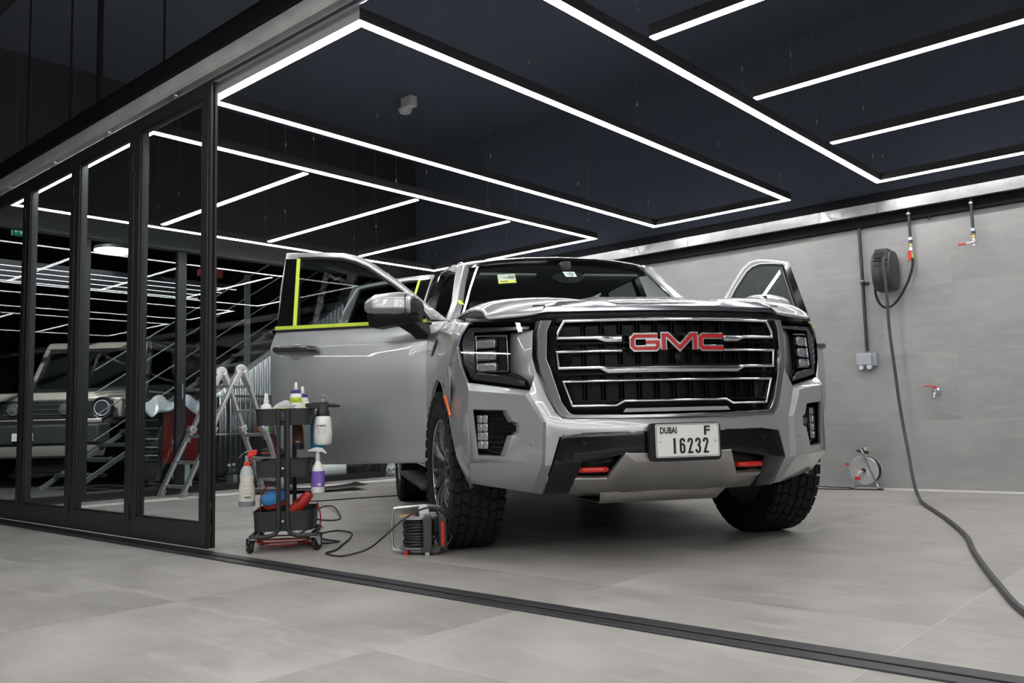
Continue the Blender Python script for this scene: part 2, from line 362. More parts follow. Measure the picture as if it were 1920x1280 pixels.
MB().box(-16, 6, .055, .063, -.012, .0).build('guide_lip', STEEL, tr)
def panel(x0, x1, label, last=False):
    t = thing('folding_glass_panel', label, 'glass panel', (x0, PART_Y, .018), 0, 'panels of the folding glass partition')
    W, H, D = x1-x0, 2.63, .06; s, b, tp = .075, .13, .085
    MB().box(.002, s, -D/2, D/2, 0, H).build('stile', FRM, t, bevel=.003)
    MB().box(W-s, W-.002, -D/2, D/2, 0, H).build('stile', FRM, t, bevel=.003)
    MB().box(s, W-s, -D/2, D/2, 0, b).build('bottom_rail', FRM, t, bevel=.003)
    MB().box(s, W-s, -D/2, D/2, H-tp, H).build('top_rail', FRM, t, bevel=.003)
    MB().box(s-.005, W-s+.005, -.004, .004, b-.005, H-tp+.005).build('pane', GLZ, t)
    bd = MB()
    for z in (b, H-tp-.012): bd.box(s, W-s, -.02, -.008, z, z+.012)
    for x in (s, W-s-.012): bd.box(x, x+.012, -.02, -.008, b, H-tp)
    bd.build('glazing_bead', DARK, t)
    r = MB().box(W*.5-.03, W*.5+.03, -.02, .02, H, H+.012).box(W*.5-.006, W*.5+.006, -.006, .006, H, H+.05).build('roller_bracket', STEEL, t, bevel=.002)
    MB().lathe([(.004,-.012),(.016,-.012),(.016,.012),(.004,.012)], 12, o=(W*.5,0,H+.052), ax='y').build('roller', STEEL, r)
    if last:
        e = MB().box(W, W+.012, -.022, -.006, 0, H).box(W, W+.012, .006, .022, 0, H).build('end_seal', RUB, t)
        lk = MB()
        for z in (.08, .21): lk.box(W+.0005, W+.003, -.004, .004, z, z+.04)
        lk.build('lock_strike', STEEL, t)
    return t
pxs = [-8.11, -7.18, -6.25, -5.32, -4.40]
pn = ['leftmost black-framed folding glass panel at the picture edge', 'second glass panel from the left, in front of the beige off-roader', 'third folding glass panel, left of the last one', 'last folding glass panel beside the trolley, its edge facing the opening']
for i in range(4): panel(pxs[i], pxs[i+1], pn[i], i == 3)
panel(-9.04, -8.11, 'folding glass panel at the far end of the partition, past the left edge')
hm = MB()
for k, (z0, z1) in enumerate(((0,.035),(.037,.07),(.072,.105))): hm.lathe([(.008,z0),(.008,z1)], 10)
hm.box(-.022,.022,.004,.010,0,.105)
hme = hm.mesh('hinge'); hme.materials.append(DARK)
for i, o in enumerate([o for o in bpy.data.objects if o.name.startswith('folding_glass_panel')][1:4]):
    for z in (.1, 2.3): inst('hinge', hme, o, (0,-.036,z))
# floor track
t = thing('floor_track', 'worn black metal floor track crossing the tiled floor', 'track', (0, 2.36, 0))
TRK = mat('worn_track_metal', (.055,.058,.063), .4, .6, noise=(30,.6,6))
for y0, y1, z in ((-.068,-.012,.006),(.004,.068,.007)): MB().box(-9, 6, y0, y1, -.002, z).build('rail', TRK, t, bevel=.002)
MB().box(-9, 6, -.012, .004, -.002, .001).build('slot', DARK, t)

# ---------------------------------------------------------------- end wall: steel header, posts and glass
ew = struct(bpy.data.objects.new('wall_left', None)); C.objects.link(ew); ew.location = (END_X, 0, 0)
HEAD = mat('grey_steel_header', (.115,.12,.13), .4, .4)
MB().box(-.06, .06, 2.44, WALL_Y, 2.60, 2.83).build('header_beam', HEAD, ew, bevel=.01)
MB().box(-.05, .05, 2.44, WALL_Y, 2.86, CEIL).build('upper_panel', mat('hall_ceiling_shaded'), ew)
MB().box(-.02, .03, 2.44, 7.30, 0, .075).build('base_rail', BLK, ew, bevel=.003)
for y0, y1 in ((2.44,2.52),(3.44,3.53),(4.44,4.54),(5.92,5.99),(7.21,7.30)): MB().box(-.03, .03, y0, y1, .075, 2.6).build('post', BLK if y0 > 5 else FRM, ew, bevel=.003)
for y0, y1 in ((2.52,3.44),(3.53,4.44),(4.54,5.92),(5.99,7.21)): MB().box(-.004, .004, y0-.004, y1+.004, .07, 2.6).build('pane', glass('end_wall_glass', (.80,.84,.85), 1.5, boost=1.15), ew)
# door handle on the post
MB().tube([(.03,4.48,1.0),(.075,4.48,1.0),(.075,4.48,1.16),(.03,4.48,1.16)], .008, 8).build('door_handle', STEEL, ew)
# ================================================================ the silver full-size SUV
CAR_X, CAR_Y, CAR_TH = -2.8026, 4.0151, 0.9294
def paint(name, col, metal=.55, rough=.32):
    m = mat(name, col, rough, metal, coat=1.0, coat_rough=.015); nt = m.node_tree; b = nt.nodes['Principled BSDF']
    tc = nt.nodes.new('ShaderNodeTexCoord'); vo = nt.nodes.new('ShaderNodeTexVoronoi'); vo.inputs['Scale'].default_value = 1400
    mx = nt.nodes.new('ShaderNodeMixRGB'); mx.inputs[1].default_value = (*[c*.93 for c in col],1); mx.inputs[2].default_value = (*[min(1,c*1.07) for c in col],1)
    nt.links.new(tc.outputs['Object'], vo.inputs['Vector']); nt.links.new(vo.outputs['Color'], mx.inputs[0]); nt.links.new(mx.outputs[0], b.inputs['Base Color'])
    return m
PAINT = paint('silver_grey_paint', (.385,.402,.415))
GBLK = mat('gloss_black', (.006,.006,.007), .1, spec=.4)
BCHR = mat('dark_chrome', (.50,.51,.55), .2, 1.0)
SATIN = mat('satin_skid_silver', (.40,.395,.39), .34, .75)
SCHR = mat('satin_chrome', (.72,.73,.76), .16, 1.0)
TINT = glass('tinted_glass', (.22,.25,.25), 1.52)
WSG = glass('windshield_glass', (.66,.72,.70), 1.52)
LENS = glass('lamp_lens', (.80,.82,.84), 1.5)
INT = mat('interior_dark', (.03,.03,.032), .7)
INTL = mat('interior_leather', (.10,.10,.098), .55)
TAPE = mat('yellow_green_tape', (.62,.78,.06), .5)
MARK = mat('orange_marker', (.95,.14,.015), .3, coat=.5)
REDM = mat('emblem_red', (.42,.010,.012), .25, coat=.8)
SHROUD = mat('unpainted_black_trim', (.011,.011,.012), .5, spec=.3)
car = thing('sport_utility_vehicle', 'large silver-grey SUV with open doors and black grille parked on the tiles', 'car', (CAR_X, CAR_Y, 0), CAR_TH)
def both(fn):
    for s in (1, -1): fn(s)
fv = lambda u: -.93+.3*u*u
def railpath(mb, pts, t, vf, vb, close=False, bow=0, sub=.09):
    """flat bar following a polyline in the (u, z) face of the grille; t may be one width or one per point"""
    P = [Vector((p[0], p[1])) for p in pts]; T = list(t) if isinstance(t, (list, tuple)) else [t]*len(P)
    Q, TT = [], []
    n = len(P)
    for i in range(n if close else n-1):
        a, b = P[i], P[(i+1) % n]; k = max(1, int((b-a).length/sub))
        for j in range(k): Q.append(a.lerp(b, j/k)); TT.append(T[i]+(T[(i+1) % n]-T[i])*j/k)
    if not close: Q.append(P[-1]); TT.append(T[-1])
    rings = []; n = len(Q)
    for i, p in enumerate(Q):
        a = Q[i-1] if (i > 0 or close) else None; b = Q[(i+1) % n] if (i < n-1 or close) else None
        d1 = (p-a).normalized() if a is not None else None; d2 = (b-p).normalized() if b is not None else None
        d1 = d1 if d1 is not None else d2; d2 = d2 if d2 is not None else d1
        m = (d1+d2); m = m.normalized() if m.length > 1e-6 else d1
        nn = Vector((-m.y, m.x)); c = max(.45, abs(nn.dot(Vector((-d1.y, d1.x))))); h = TT[i]/2/c
        l, r = p+nn*h, p-nn*h; f = fv(p.x)
        md = (l+r)/2
        rings.append([(l.x, f+vf, l.y), (md.x, f+vf-bow, md.y), (r.x, f+vf, r.y), (r.x, f+vb, r.y), (l.x, f+vb, l.y)])
    mb.loft(rings, True, close); return mb
# ---- front bumper cover (painted)
mb = MB()
O1, O2 = (.69,-.812,.781), (.925,-.632,.812); Oa = (.660,-.836,.724); K = (.622,-.862,.656); Kb = (.626,-.858,.59); Kc = (.628,-.855,.53); E1 = (.632,-.848,.462); E2 = (.925,-.626,.472)
vo = lambda u, z: -.812+.766*(u-.69)+.01
H2 = [(.907,.724),(.764,.714),(.742,.662),(.716,.651),(.718,.605),(.746,.596),(.776,.501),(.888,.507)]
HO = [(u, vo(u,z), z) for u, z in H2]
OUT = [O2, O1, Oa, K, Kb, Kc, E1, E2]
for i in range(8):
    j = (i+1) % 8; mb.add([OUT[i], OUT[j], HO[j], HO[i]], [(0,1,2,3)])
cx, cz = .815, .61
HI = [(cx+(u-cx)*.94+.012, vo(u,z)+.042, cz+(z-cz)*.95) for u, z in H2]
for i in range(8):
    j = (i+1) % 8; mb.add([HO[i], HO[j], HI[j], HI[i]], [(0,1,2,3)])
C0, C1, Cm, G2 = (.962,-.535,1.03), (.925,-.597,.85), (.932,-.63,.62), (.90,-.525,.368)
C0b = (.952,-.56,.94); Gm, Em = (.77,-.592,.346), (.78,-.737,.467)
S0, S2, A1, A2, A3, A4 = (.985,-.405,.945), (.998,-.315,.80), (.994,-.385,.72), (.986,-.445,.61), (.966,-.478,.49), (.92,-.50,.375)
HB1, HB2 = (.66,-.782,.803), (.902,-.612,.849); G1 = (.64,-.66,.325)
O1i, Ki, E1i, G1i = (.668,-.795,.792), (.604,-.846,.652), (.610,-.828,.455), (.615,-.648,.32)
P0, P1, P2, P3, P4 = (.637,-.770,1.085), (.732,-.668,1.078), (.738,-.675,.887), (.672,-.75,.848), (.657,-.775,.806)
Q1, Q2, Q3, Q4, Q5 = (.643,-.766,.963), (.631,-.785,.882), (.591,-.818,.771), (.557,-.838,.698), (.528,-.848,.668)
Qm, Qn, Qc = (.45,-.872,.665), (.22,-.918,.66), (0,-.932,.658)
B0, Bn, B1, B2, B3, B4 = (0,-.945,.597), (.22,-.93,.597), (.47,-.879,.597), (.545,-.855,.586), (.582,-.835,.46), (.588,-.655,.315)
for q in ([C0,C0b,S2,S0],[C0b,C1,A1,S2],[C1,O2,A2,A1],[O2,Cm,A3,A2],[Cm,E2,A4,A3],[E2,G2,A4],[HB1,HB2,O2,O1],[HB2,C1,O2],[E1,G1,Gm,Em],[Em,Gm,G2,E2],[O2,E2,Cm],
          [O1,O1i,Ki,Oa],[Oa,Ki,K],[K,Ki,E1i,Kb],[Kb,E1i,Kc],[Kc,E1i,E1],[E1,E1i,G1i,G1],[HB1,O1,O1i,P4],
          [P0,P1,P2,Q1],[Q1,P2,P3,Q2],[Q2,P3,P4,O1i],[Q2,O1i,Ki,Q3],[Q3,Ki,Q4],[Q4,Ki,B2,Q5],[Q5,B2,B1,Qm],[Qm,B1,Bn,Qn],[Qn,Bn,B0,Qc],[Ki,E1i,B3,B2],[E1i,G1i,B4,B3]):
    mb.add(q, [tuple(range(len(q)))])
mb.mirror().build('front_bumper', PAINT, car, bevel=.006, seg=3, solid=.012, off=-1)
bump = [o for o in car.children if o.name.startswith('front_bumper')][0]
for s in (1,-1):      # parking sensors
    for u, z in ((.665,.56),(.44,.555)):
        f = (vo(u,z) if u > .6 else fv(u)-.016)
        MB().lathe([(.001,-.004),(.0105,-.004),(.0118,-.001),(.0118,.01)], 20, o=(s*u, f-.004, z), ax='y').build('parking_sensor', mat('sensor_grey', (.25,.26,.27), .4) if u > .6 else GBLK, bump)
# ---- fog lamp nests
def fog(s):
    t = MB().add([p for p in HI], [tuple(range(8))]).add([(p[0], p[1]+.0, p[2]) for p in HI], [])
    back = [(p[0], p[1]+.03, p[2]) for p in HI]
    t = MB()
    for i in range(8):
        j = (i+1) % 8; t.add([HI[i], HI[j], back[j], back[i]], [(0,1,2,3)])
    t.add(back, [tuple(range(8))])
    for z in (.54,.565,.59,.675,.695):     # louvres
        t.bar((.845,vo(.845,z)+.062,z), (.765,vo(.765,z)+.062,z), .02, .007)
    if s < 0: t.flipx()
    n = t.build('fog_lamp_nest', GBLK, car, bevel=.003)
    l = MB().bar((.858,vo(.858,0)+.052,.535), (.858,vo(.858,0)+.052,.70), .052, .04, up=(.6,-.8,0))
    l = MB()
    for k in range(4):
        for c in range(2):
            u0 = .838+.024*c; z0 = .535+.041*k
            l.hexa([(u0,vo(u0,0)+.045,z0),(u0+.022,vo(u0+.022,0)+.045,z0),(u0+.022,vo(u0+.022,0)+.045,z0+.038),(u0,vo(u0,0)+.045,z0+.038)],
                   [(u0,vo(u0,0)+.075,z0),(u0+.022,vo(u0+.022,0)+.075,z0),(u0+.022,vo(u0+.022,0)+.075,z0+.038),(u0,vo(u0,0)+.075,z0+.038)])
    if s < 0: l.flipx()
    l.build('fog_lamp', mat('lamp_reflector', (.88,.89,.9), .18, .85, noise=(160,.25,2)), n, bevel=.004)
    b = MB().hexa([(.805,vo(.805,0)+.03,.612),(.717,vo(.717,0)+.012,.612),(.717,vo(.717,0)+.012,.645),(.805,vo(.805,0)+.03,.645)],
                  [(.805,vo(.805,0)+.07,.618),(.72,vo(.72,0)+.05,.618),(.72,vo(.72,0)+.05,.64),(.805,vo(.805,0)+.07,.64)])
    if s < 0: b.flipx()
    b.build('nest_bracket', GBLK, n, bevel=.003)
    b = MB().bar((.838,vo(.838,0)+.045,.53), (.775,vo(.775,0)+.045,.512), .02, .008)
    if s < 0: b.flipx()
    b.build('nest_fin', GBLK, n, bevel=.003)
both(fog)
# ---- gloss black lower bumper, tow hooks, skid plate
fb = lambda u, z: -.93+.3*u*u+(0 if z > .46 else (.46-z)*1.1)
def sheet2(mb, quads, off, sub=3):
    for q in quads:
        g = []
        for r in range(sub+1):
            row = []
            for c in range(sub+1):
                a = Vector(q[0]).lerp(Vector(q[1]), c/sub); b = Vector(q[3]).lerp(Vector(q[2]), c/sub); p = a.lerp(b, r/sub)
                row.append((p.x, fb(p.x,p.y)+off, p.y))
            g.append(row)
        mb.sheet(g)
mb = MB(); sheet2(mb, [((0,.602),(.25,.602),(.262,.5),(0,.497)),((.25,.602),(.448,.602),(.448,.47),(.262,.5)),((.448,.602),(.535,.594),(.578,.46),(.448,.47)),((.448,.47),(.578,.46),(.588,.315),(.475,.315))], -.014)
mb.mirror().build('lower_bumper', GBLK, car, solid=.015, bevel=.003)
for s in (1,-1):
    mb = MB(); sheet2(mb, [((.475,.5),(.25,.51),(.27,.375),(.475,.375))], .06)
    (mb if s > 0 else mb.flipx()).build('hook_pocket', DARK, car, solid=.01)
hkm = MB().tube([(-.06,.06,0),(-.06,-.012,0),(-.045,-.022,0),(.045,-.022,0),(.06,-.012,0),(.06,.06,0)], .0125, 10).mesh('tow_hook'); hkm.materials.append(mat('tow_hook_red', (.60,.025,.018), .35))
for s in (1,-1): h = inst('tow_hook', hkm, car, (s*.388,-.838,.432)); h.rotation_euler = (0,0,s*.22)
mb = MB()
SK = lambda u, z, d: (u, fb(u,max(z,.44) if d else z)-.02+d, z)
for q in ([SK(.466,.388,0),SK(.322,.386,0),(.272,-.70,.308),(.478,-.655,.31)], [SK(.322,.386,0),SK(.258,.503,0),SK(.212,.462,.008),(.272,-.70,.308)],
          [SK(.258,.503,0),SK(.0,.503,0),SK(0,.460,.008),SK(.212,.462,.008)], [SK(.212,.462,.008),SK(.075,.461,.008),(.11,-.74,.315),(.272,-.70,.308)], [SK(.075,.461,.008),SK(0,.460,.008),(0,-.73,.318),(.11,-.74,.315)]):
    mb.add(q, [(0,1,2,3)])
mb.mirror().build('skid_plate', SATIN, car, solid=.02, bevel=.004)
mb = MB().sheet([[(u,-.72,.315) for u in (-.32,.32)],[(u,-.64,.258) for u in (-.3,.3)],[(u,-.2,.25) for u in (-.3,.3)]])
mb.build('underbody_shield', mat('shield_metal', (.30,.29,.27), .5, .5), car, solid=.006)
# ---- licence plate
pl = MB().prism([(u, 0, z) for u, z in rrect(.346,.172,.022)], (0,.03,0)).xform(Matrix.Translation((.010,-.985,.550))).build('plate_holder', SHROUD, car, bevel=.004)
PLW = mat('plate_white', (.74,.76,.75), .35)
plate = MB().prism([(u, 0, z) for u, z in rrect(.306,.150,.008)], (0,.006,0)).xform(Matrix.Translation((.018,-.990,.556))).build('licence_plate', PLW, pl)
PT = mat('plate_print', (.012,.012,.013), .5)
rim = MB().ringprism([(u,0,z) for u,z in rrect(.300,.144,.008)], [(u,0,z) for u,z in rrect(.296,.140,.007)], (0,.002,0)).xform(Matrix.Translation((.018,-.9908,.556)))
rim.build('plate_border', PT, pl)
def ptext(txt, w, h, x, z):
    t = letters(txt, 1, .0015, offset=.028); xs = [v[0] for v in t.v]; zs = [v[2] for v in t.v]; kx, kz = w/(max(xs)-min(xs)), h/(max(zs)-min(zs)); z0 = min(zs)
    t.v = [(a*kx+x, b-.9911, (c-z0)*kz+z) for a,b,c in t.v]; t.build('plate_lettering', PT, pl)
x0 = -.122
def dash(pts, t): return railpath2(MB(), pts, t)
def railpath2(mb, pts, t, y0=-.9912, y1=-.990, close=False):
    n = len(mb.v); railpath(mb, pts, t, 0, .001, close); 
    mb.v = mb.v[:n]+[(x, y0 if k % 5 in (0,1,2) else y1, z) for k, (x,y,z) in enumerate(mb.v[n:])]; return mb
dg = MB(); bx = -.060; bz = .497; hh = .070
def digit(mb, ch, x, w=.027, h=hh, z=bz, t=.0098):
    r = w/2-t/2; xl, xr, zt, zb = x+t/2, x+w-t/2, z+h-t/2, z+t/2; xc = x+w/2
    top = [(xc+r*math.cos(a), zt-r+r*math.sin(a)) for a in [math.pi*(1-k/8) for k in range(9)]]
    if ch == '1': return railpath2(mb, [(xc,z),(xc,z+h)], t*1.15)
    if ch == '2': return railpath2(mb, [(xl,zt-r-.006)]+top+[(xr,zt-r-.006),(xl+.002,zb),(x+w,zb)], t)
    if ch == '3':
        zm = z+h*.53; rb = r
        railpath2(mb, [(xl,zt-r-.006)]+top+[(xr,zm+.009),(xr-.006,zm),(xc-.003,zm)], t)
        bot = [(xc+rb*math.cos(a), zb+rb+rb*math.sin(a)) for a in [-math.pi*k/8 for k in range(9)]]
        return railpath2(mb, [(xr-.006,zm),(xr,zm-.009)]+bot+[(xl,zb+rb+.005)], t)
    if ch == '6':
        zm = z+h*.30
        railpath2(mb, [(xr,zt-r-.004)]+list(reversed(top))+[(xl,zb+r)], t)
        loop = [(xc+r*math.cos(a), zb+r+r*math.sin(a)) for a in [-math.pi*k/8 for k in range(9)]]+[(xc+r*math.cos(a), z+h*.6-r+r*math.sin(a)) for a in [math.pi*(1-k/8) for k in range(9)]]
        return railpath2(mb, loop, t, close=True)
for k, ch in enumerate('16232'): digit(dg, ch, bx+.0375*k)
dg.build('plate_number', PT, pl)
ptext('F', .028, .042, .112, .578)
ptext('DUBAI', .080, .030, -.074, .588)
for u in (-.114,.150): MB().lathe([(.001,-.002),(.004,-.002),(.0045,.001)], 10, o=(u,-.991,.552), ax='y').build('plate_screw', STEEL, pl)
# ---- grille
shell2 = [(.60,1.135),(.60,1.08),(.585,.935),(.565,.9),(.525,.739),(.50,.70),(.47,.692),(.25,.690),(0,.688)]
mb = MB(); zt = 1.135
rows = []
for k in range(9):
    z = .688+(1.135-.688)*k/8
    um = .50+.10*min(1,(z-.69)/.23) if z < .92 else .60
    rows.append([(u, fv(u)+.055, z) for u in [um*(i/6-1) for i in range(13)]])
mb.sheet(rows); g = mb.build('grille_backing', mat('grille_black', (.004,.004,.0045), .35, spec=.2), car, solid=.01, off=1)
gr = MB()                                   # black slats behind the bright bars
for z0, z1 in ((1.050,1.112),(.985,1.008),(.905,.965),(.846,.868),(.748,.828)):
    for i in range(-6, 7):
        u = i*.083
        if abs(u) > .49 or (z1 < .84 and abs(u) > .44): continue
        for d in (-.007,.007): gr.box(u+d-.0015, u+d+.0015, fv(u)+.012, fv(u)+.055, z0, z1)
for z in (1.115,1.045,1.010,.982,.905,.868,.842,.745): railpath(gr, [(-.54 if z > .85 else -.49,z),(.54 if z > .85 else .49,z)], .007, .012, .05)
for s in (1,-1):
    for z in (.992,1.0,.915,.925,.935,.945,.955,.85,.86): railpath(gr, [(s*.47,z),(s*.525,z)], .003, .008, .05)
gr.build('grille_slats', mat('grille_black'), car)
SUR_O = [(.621,1.124),(.638,1.069),(.643,.963),(.631,.882),(.591,.771),(.557,.698),(.538,.673),(.518,.664),(.25,.658),(0,.657)]
SUR_I = [(.544,1.121),(.564,1.077),(.57,.935),(.553,.9),(.512,.739),(.487,.70),(.47,.692),(.453,.691),(.248,.686),(0,.684)]
gs = lambda u: fv(u)+max(0,u-.55)*.28
mb = MB(); r0, r1, r2, r3 = [], [], [], []
for (a,b),(c,d) in zip(SUR_O, SUR_I):
    r0.append((a, gs(a)+.01, b)); r1.append((a*.8+c*.2, gs(a*.8+c*.2)-.014, b*.8+d*.2)); r2.append((a*.25+c*.75, gs(a*.25+c*.75)-.012, b*.25+d*.75)); r3.append((c, gs(c)+.045, d))
mb.sheet([r0,r1,r2,r3]); mb.mirror().build('grille_surround', BCHR, car, bevel=.003)
MB().add([(s*u, fv(u)-.018, z) for s, u, z in ((-1,.262,.690),(1,.262,.690),(1,.25,.707),(-1,.25,.707))]+[(s*u, fv(u)+.01, z) for s, u, z in ((-1,.262,.690),(1,.262,.690),(1,.25,.712),(-1,.25,.712))], [(0,1,2,3),(2,3,7,6),(0,3,7,4),(1,2,6,5)]).build('grille_lower_wedge', SCHR, car)
mb = MB()
railpath(mb, [(-.252,1.026),(-.325,1.026),(-.365,1.034),(-.538,1.0375),(-.536,1.063),(-.508,1.114),(.508,1.114),(.536,1.063),(.538,1.0375),(.365,1.034),(.325,1.026),(.252,1.026)], [.026,.026,.015,.013,.013,.013,.013,.013,.013,.015,.026,.026], -.006, .03, bow=.004)
mb.build('grille_bar_upper', SCHR, car, bevel=.0015)
mb = MB()
for s in (1,-1): railpath(mb, [(s*.252,.9715),(s*.543,.9725),(s*.536,.8985)] , .011, -.006, .03, bow=.003)
railpath(mb, [(-.541,.898),(-.357,.896),(-.32,.884),(.32,.884),(.357,.896),(.541,.898)], [.013,.013,.028,.028,.013,.013], -.008, .03, bow=.004)
mb.build('grille_bar_middle', SCHR, car, bevel=.0015)
mb = MB(); railpath(mb, [(-.518,.835),(-.481,.7235),(-.287,.7215),(-.249,.741),(.249,.741),(.287,.7215),(.481,.7235),(.518,.835)], .010, -.006, .03, close=True, bow=.003)
mb.build('grille_bar_lower', SCHR, car, bevel=.0015)
# emblem: three block letters, red on bright rims
def emblem(t, vf, vb, bow=0):
    mb = MB(); z0, z1 = .978, 1.034; zm = 1.006
    railpath(mb, [(-.093,z1),(-.200,z1),(-.211,z1-.011),(-.211,z0+.011),(-.200,z0),(-.104,z0),(-.094,z0+.009),(-.094,zm),(-.150,zm)], t, vf, vb)
    railpath(mb, [(-.064,z0-.008),(-.064,z1+.004),(-.046,z1+.004),(.013,z0+.002),(.072,z1+.004),(.090,z1+.004),(.090,z0-.008)], t, vf, vb)
    railpath(mb, [(.236,z1),(.130,z1),(.118,z1-.011),(.118,z0+.011),(.130,z0),(.236,z0)], t, vf, vb)
    return mb
em = emblem(.030, -.030, .02).build('emblem_rim', CHR, car, bevel=.002)
emblem(.0165, -.034, -.02).build('emblem_letters', REDM, em)
MB().box(-.012,.012,-.96,-.92,.925,.948).build('front_camera', GBLK, car, bevel=.003)
# ---- headlights
fh = lambda u, z: -.79+.70*(u-.66)+.12*(z-.82)
HL = [(.942,1.100),(.905,1.136),(.89,1.145),(.63,1.118),(.634,1.081),(.732,1.078),(.738,.889),(.712,.882),(.672,.85),(.66,.811),(.896,.853),(.918,.885),(.941,.945),(.952,1.03)]
NL = len(HL)
def headlight(s):
    fl = lambda m: m.flipx() if s < 0 else m
    h = MB(); a = [(u, fh(u,z)+.001, z) for u, z in HL]; b = [(u, fh(u,z)+.085, z) for u, z in HL]
    for i in range(NL): j = (i+1) % NL; h.add([a[i],a[j],b[j],b[i]], [(0,1,2,3)])
    h.add(b, [tuple(range(NL))])
    hd = fl(h).build('headlight', GBLK, car)
    def on(u, z, d): return (u, fh(u,z)+d, z)
    def slab(m, poly, d0, d1):
        n = len(poly); m.add([on(u,z,d0) for u,z in poly]+[on(u,z,d1) for u,z in poly], [tuple(range(n))]+[(i,(i+1)%n,n+(i+1)%n,n+i) for i in range(n)]); return m
    # black C-shaped running light
    m = MB(); slab(m, [(.905,1.118),(.645,1.106),(.650,1.087),(.885,1.094)], .012, .06)
    slab(m, [(.905,1.118),(.885,1.094),(.885,.90),(.905,.87),(.938,.955),(.942,1.04),(.93,1.09)], .012, .06)
    slab(m, [(.905,.866),(.885,.898),(.735,.872),(.682,.843),(.676,.822)], .008, .06)
    fl(m).build('running_light', mat('smoked_lamp_tube', (.030,.030,.034), .10, coat=.8), hd, bevel=.004)
    m = MB()                                    # bright C-shaped outlines
    for pts, t in (([(.876,.912),(.876,1.076),(.742,1.068)], .006), ([(.742,.903),(.742,1.068)], .003), ([(.876,.905),(.742,.898)], .004)):
        for p, q in zip(pts[:-1], pts[1:]): m.bar(on(*p,.028), on(*q,.028), t, t, up=(-.6,.8,0))
    m.bar(on(.70,.848,.012), on(.678,.838,.012), .014, .012)
    fl(m).build('bright_trim', SCHR, hd)
    for z0, z1 in ((1.018,1.055),(.960,.997),(.906,.940)):
        m = MB().bar(on(.868,(z0+z1)/2,.048), on(.785,(z0+z1)/2,.048), z1-z0, .03, up=(.57,-.82,0))
        fl(m).build('led_module', mat('lamp_module', (.72,.73,.75), .2, .8, noise=(70,.45,3)), hd, bevel=.006)
        m = MB().bar(on(.872,z0-.003,.034), on(.790,z0-.003,.034), .006, .004); fl(m).build('bright_trim', CHR, hd)
        m = MB().bar(on(.872,z1+.003,.034), on(.790,z1+.003,.034), .004, .004); fl(m).build('bright_trim', CHR, hd)
    m = MB(); slab(m, [(.874,1.07),(.740,1.064),(.740,.90),(.874,.905)], .07, .08); fl(m).build('module_backing', mat('grille_black'), hd)
    m = MB()                                    # side reflector grid
    for z in (.93,.96,.99,1.02,1.05): m.bar(on(.895,z-.01,.01), on(.932,z+.01,.01), .002, .003)
    fl(m).build('side_reflector', SCHR, hd)
    m = MB().add([on(u,z,-.001) for u,z in HL], [tuple(range(NL))]); fl(m).build('lens', LENS, hd)
both(headlight)
# ---- hood, bright nose strip, seal
hood_u = [0,.15,.27,.325,.38,.50,.64,.78,.845]
va = lambda u: -.872+.23*u*u
HR = [  # rows of (v, z) per hood_u
 [(va(u)+.036, 1.200) for u in hood_u[:6]]+[(va(.615)+.0,1.150),(-.728,1.147),(-.682,1.143)],
 [(va(u)+.046, 1.212) for u in hood_u[:6]]+[(va(.615)+.004,1.186),(-.722,1.180),(-.672,1.168)],
 [(-.78,1.224),(-.78,1.224),(-.78,1.221),(-.775,1.215),(-.755,1.229),(-.735,1.240),(-.70,1.240),(-.66,1.226),(-.635,1.192)],
 [(-.62,1.262),(-.62,1.262),(-.62,1.258),(-.62,1.243),(-.62,1.260),(-.61,1.268),(-.59,1.268),(-.56,1.255),(-.54,1.215)],
 [(-.42,1.303),(-.42,1.302),(-.42,1.297),(-.42,1.280),(-.42,1.287),(-.40,1.293),(-.40,1.292),(-.40,1.277),(-.40,1.228)],
 [(-.1,1.328),(-.1,1.327),(-.1,1.322),(-.1,1.306),(-.1,1.309),(-.1,1.311),(-.1,1.307),(-.1,1.290),(-.1,1.245)],
 [(.15,1.338),(.15,1.337),(.15,1.332),(.15,1.318),(.17,1.320),(.2,1.318),(.22,1.312),(.25,1.295),(.27,1.255)],
 [(.33,1.338),(.33,1.337),(.33,1.334),(.33,1.322),(.34,1.324),(.36,1.320),(.39,1.312),(.42,1.298),(.45,1.260)]]
hood_u = [0,.15,.27,.325,.38,.50,.615,.78,.848]
hood_u2 = [0,.15,.27,.325,.38,.50,.64,.81,.885]
mb = MB(); rows = []
for k, R_ in enumerate(HR):
    uu = hood_u if k < 3 else [a+(b-a)*min(1,(k-2)/2) for a, b in zip(hood_u, hood_u2)]
    rows.append([(u, v, z) for u, (v, z) in zip(uu, R_)])
mb.sheet(rows); mb.mirror()
hood = mb.build('hood', PAINT, car, solid=.014, off=-1, sub=2)
mb = MB()
us = [0,.12,.24,.30,.36,.5,.575,.60]
top = []
for u in us:
    dz = 0 if u < .30 else (.012 if u < .575 else -.035*0)
    top.append((u, va(u)+.035, 1.208+dz if u < .58 else 1.170))
mid = [(u, va(u)+.006, 1.190) for u in us[:-1]]+[(.607, va(.607)+.004, 1.168)]
bot = [(u, va(u)+.002, 1.166) for u in us[:-1]]+[(.61, va(.61)+.004, 1.163)]
mb.sheet([top, mid, bot]); mb.mirror().build('hood_nose_strip', BCHR, car, bevel=.004, seg=3, solid=.01)
rows = [[(u, va(u)+.03, z) for u in [(.63)*(i/8-1) for i in range(17)]] for z in (1.205,1.16,1.118)]
MB().sheet(rows).build('hood_seal', DARK, car, solid=.01)
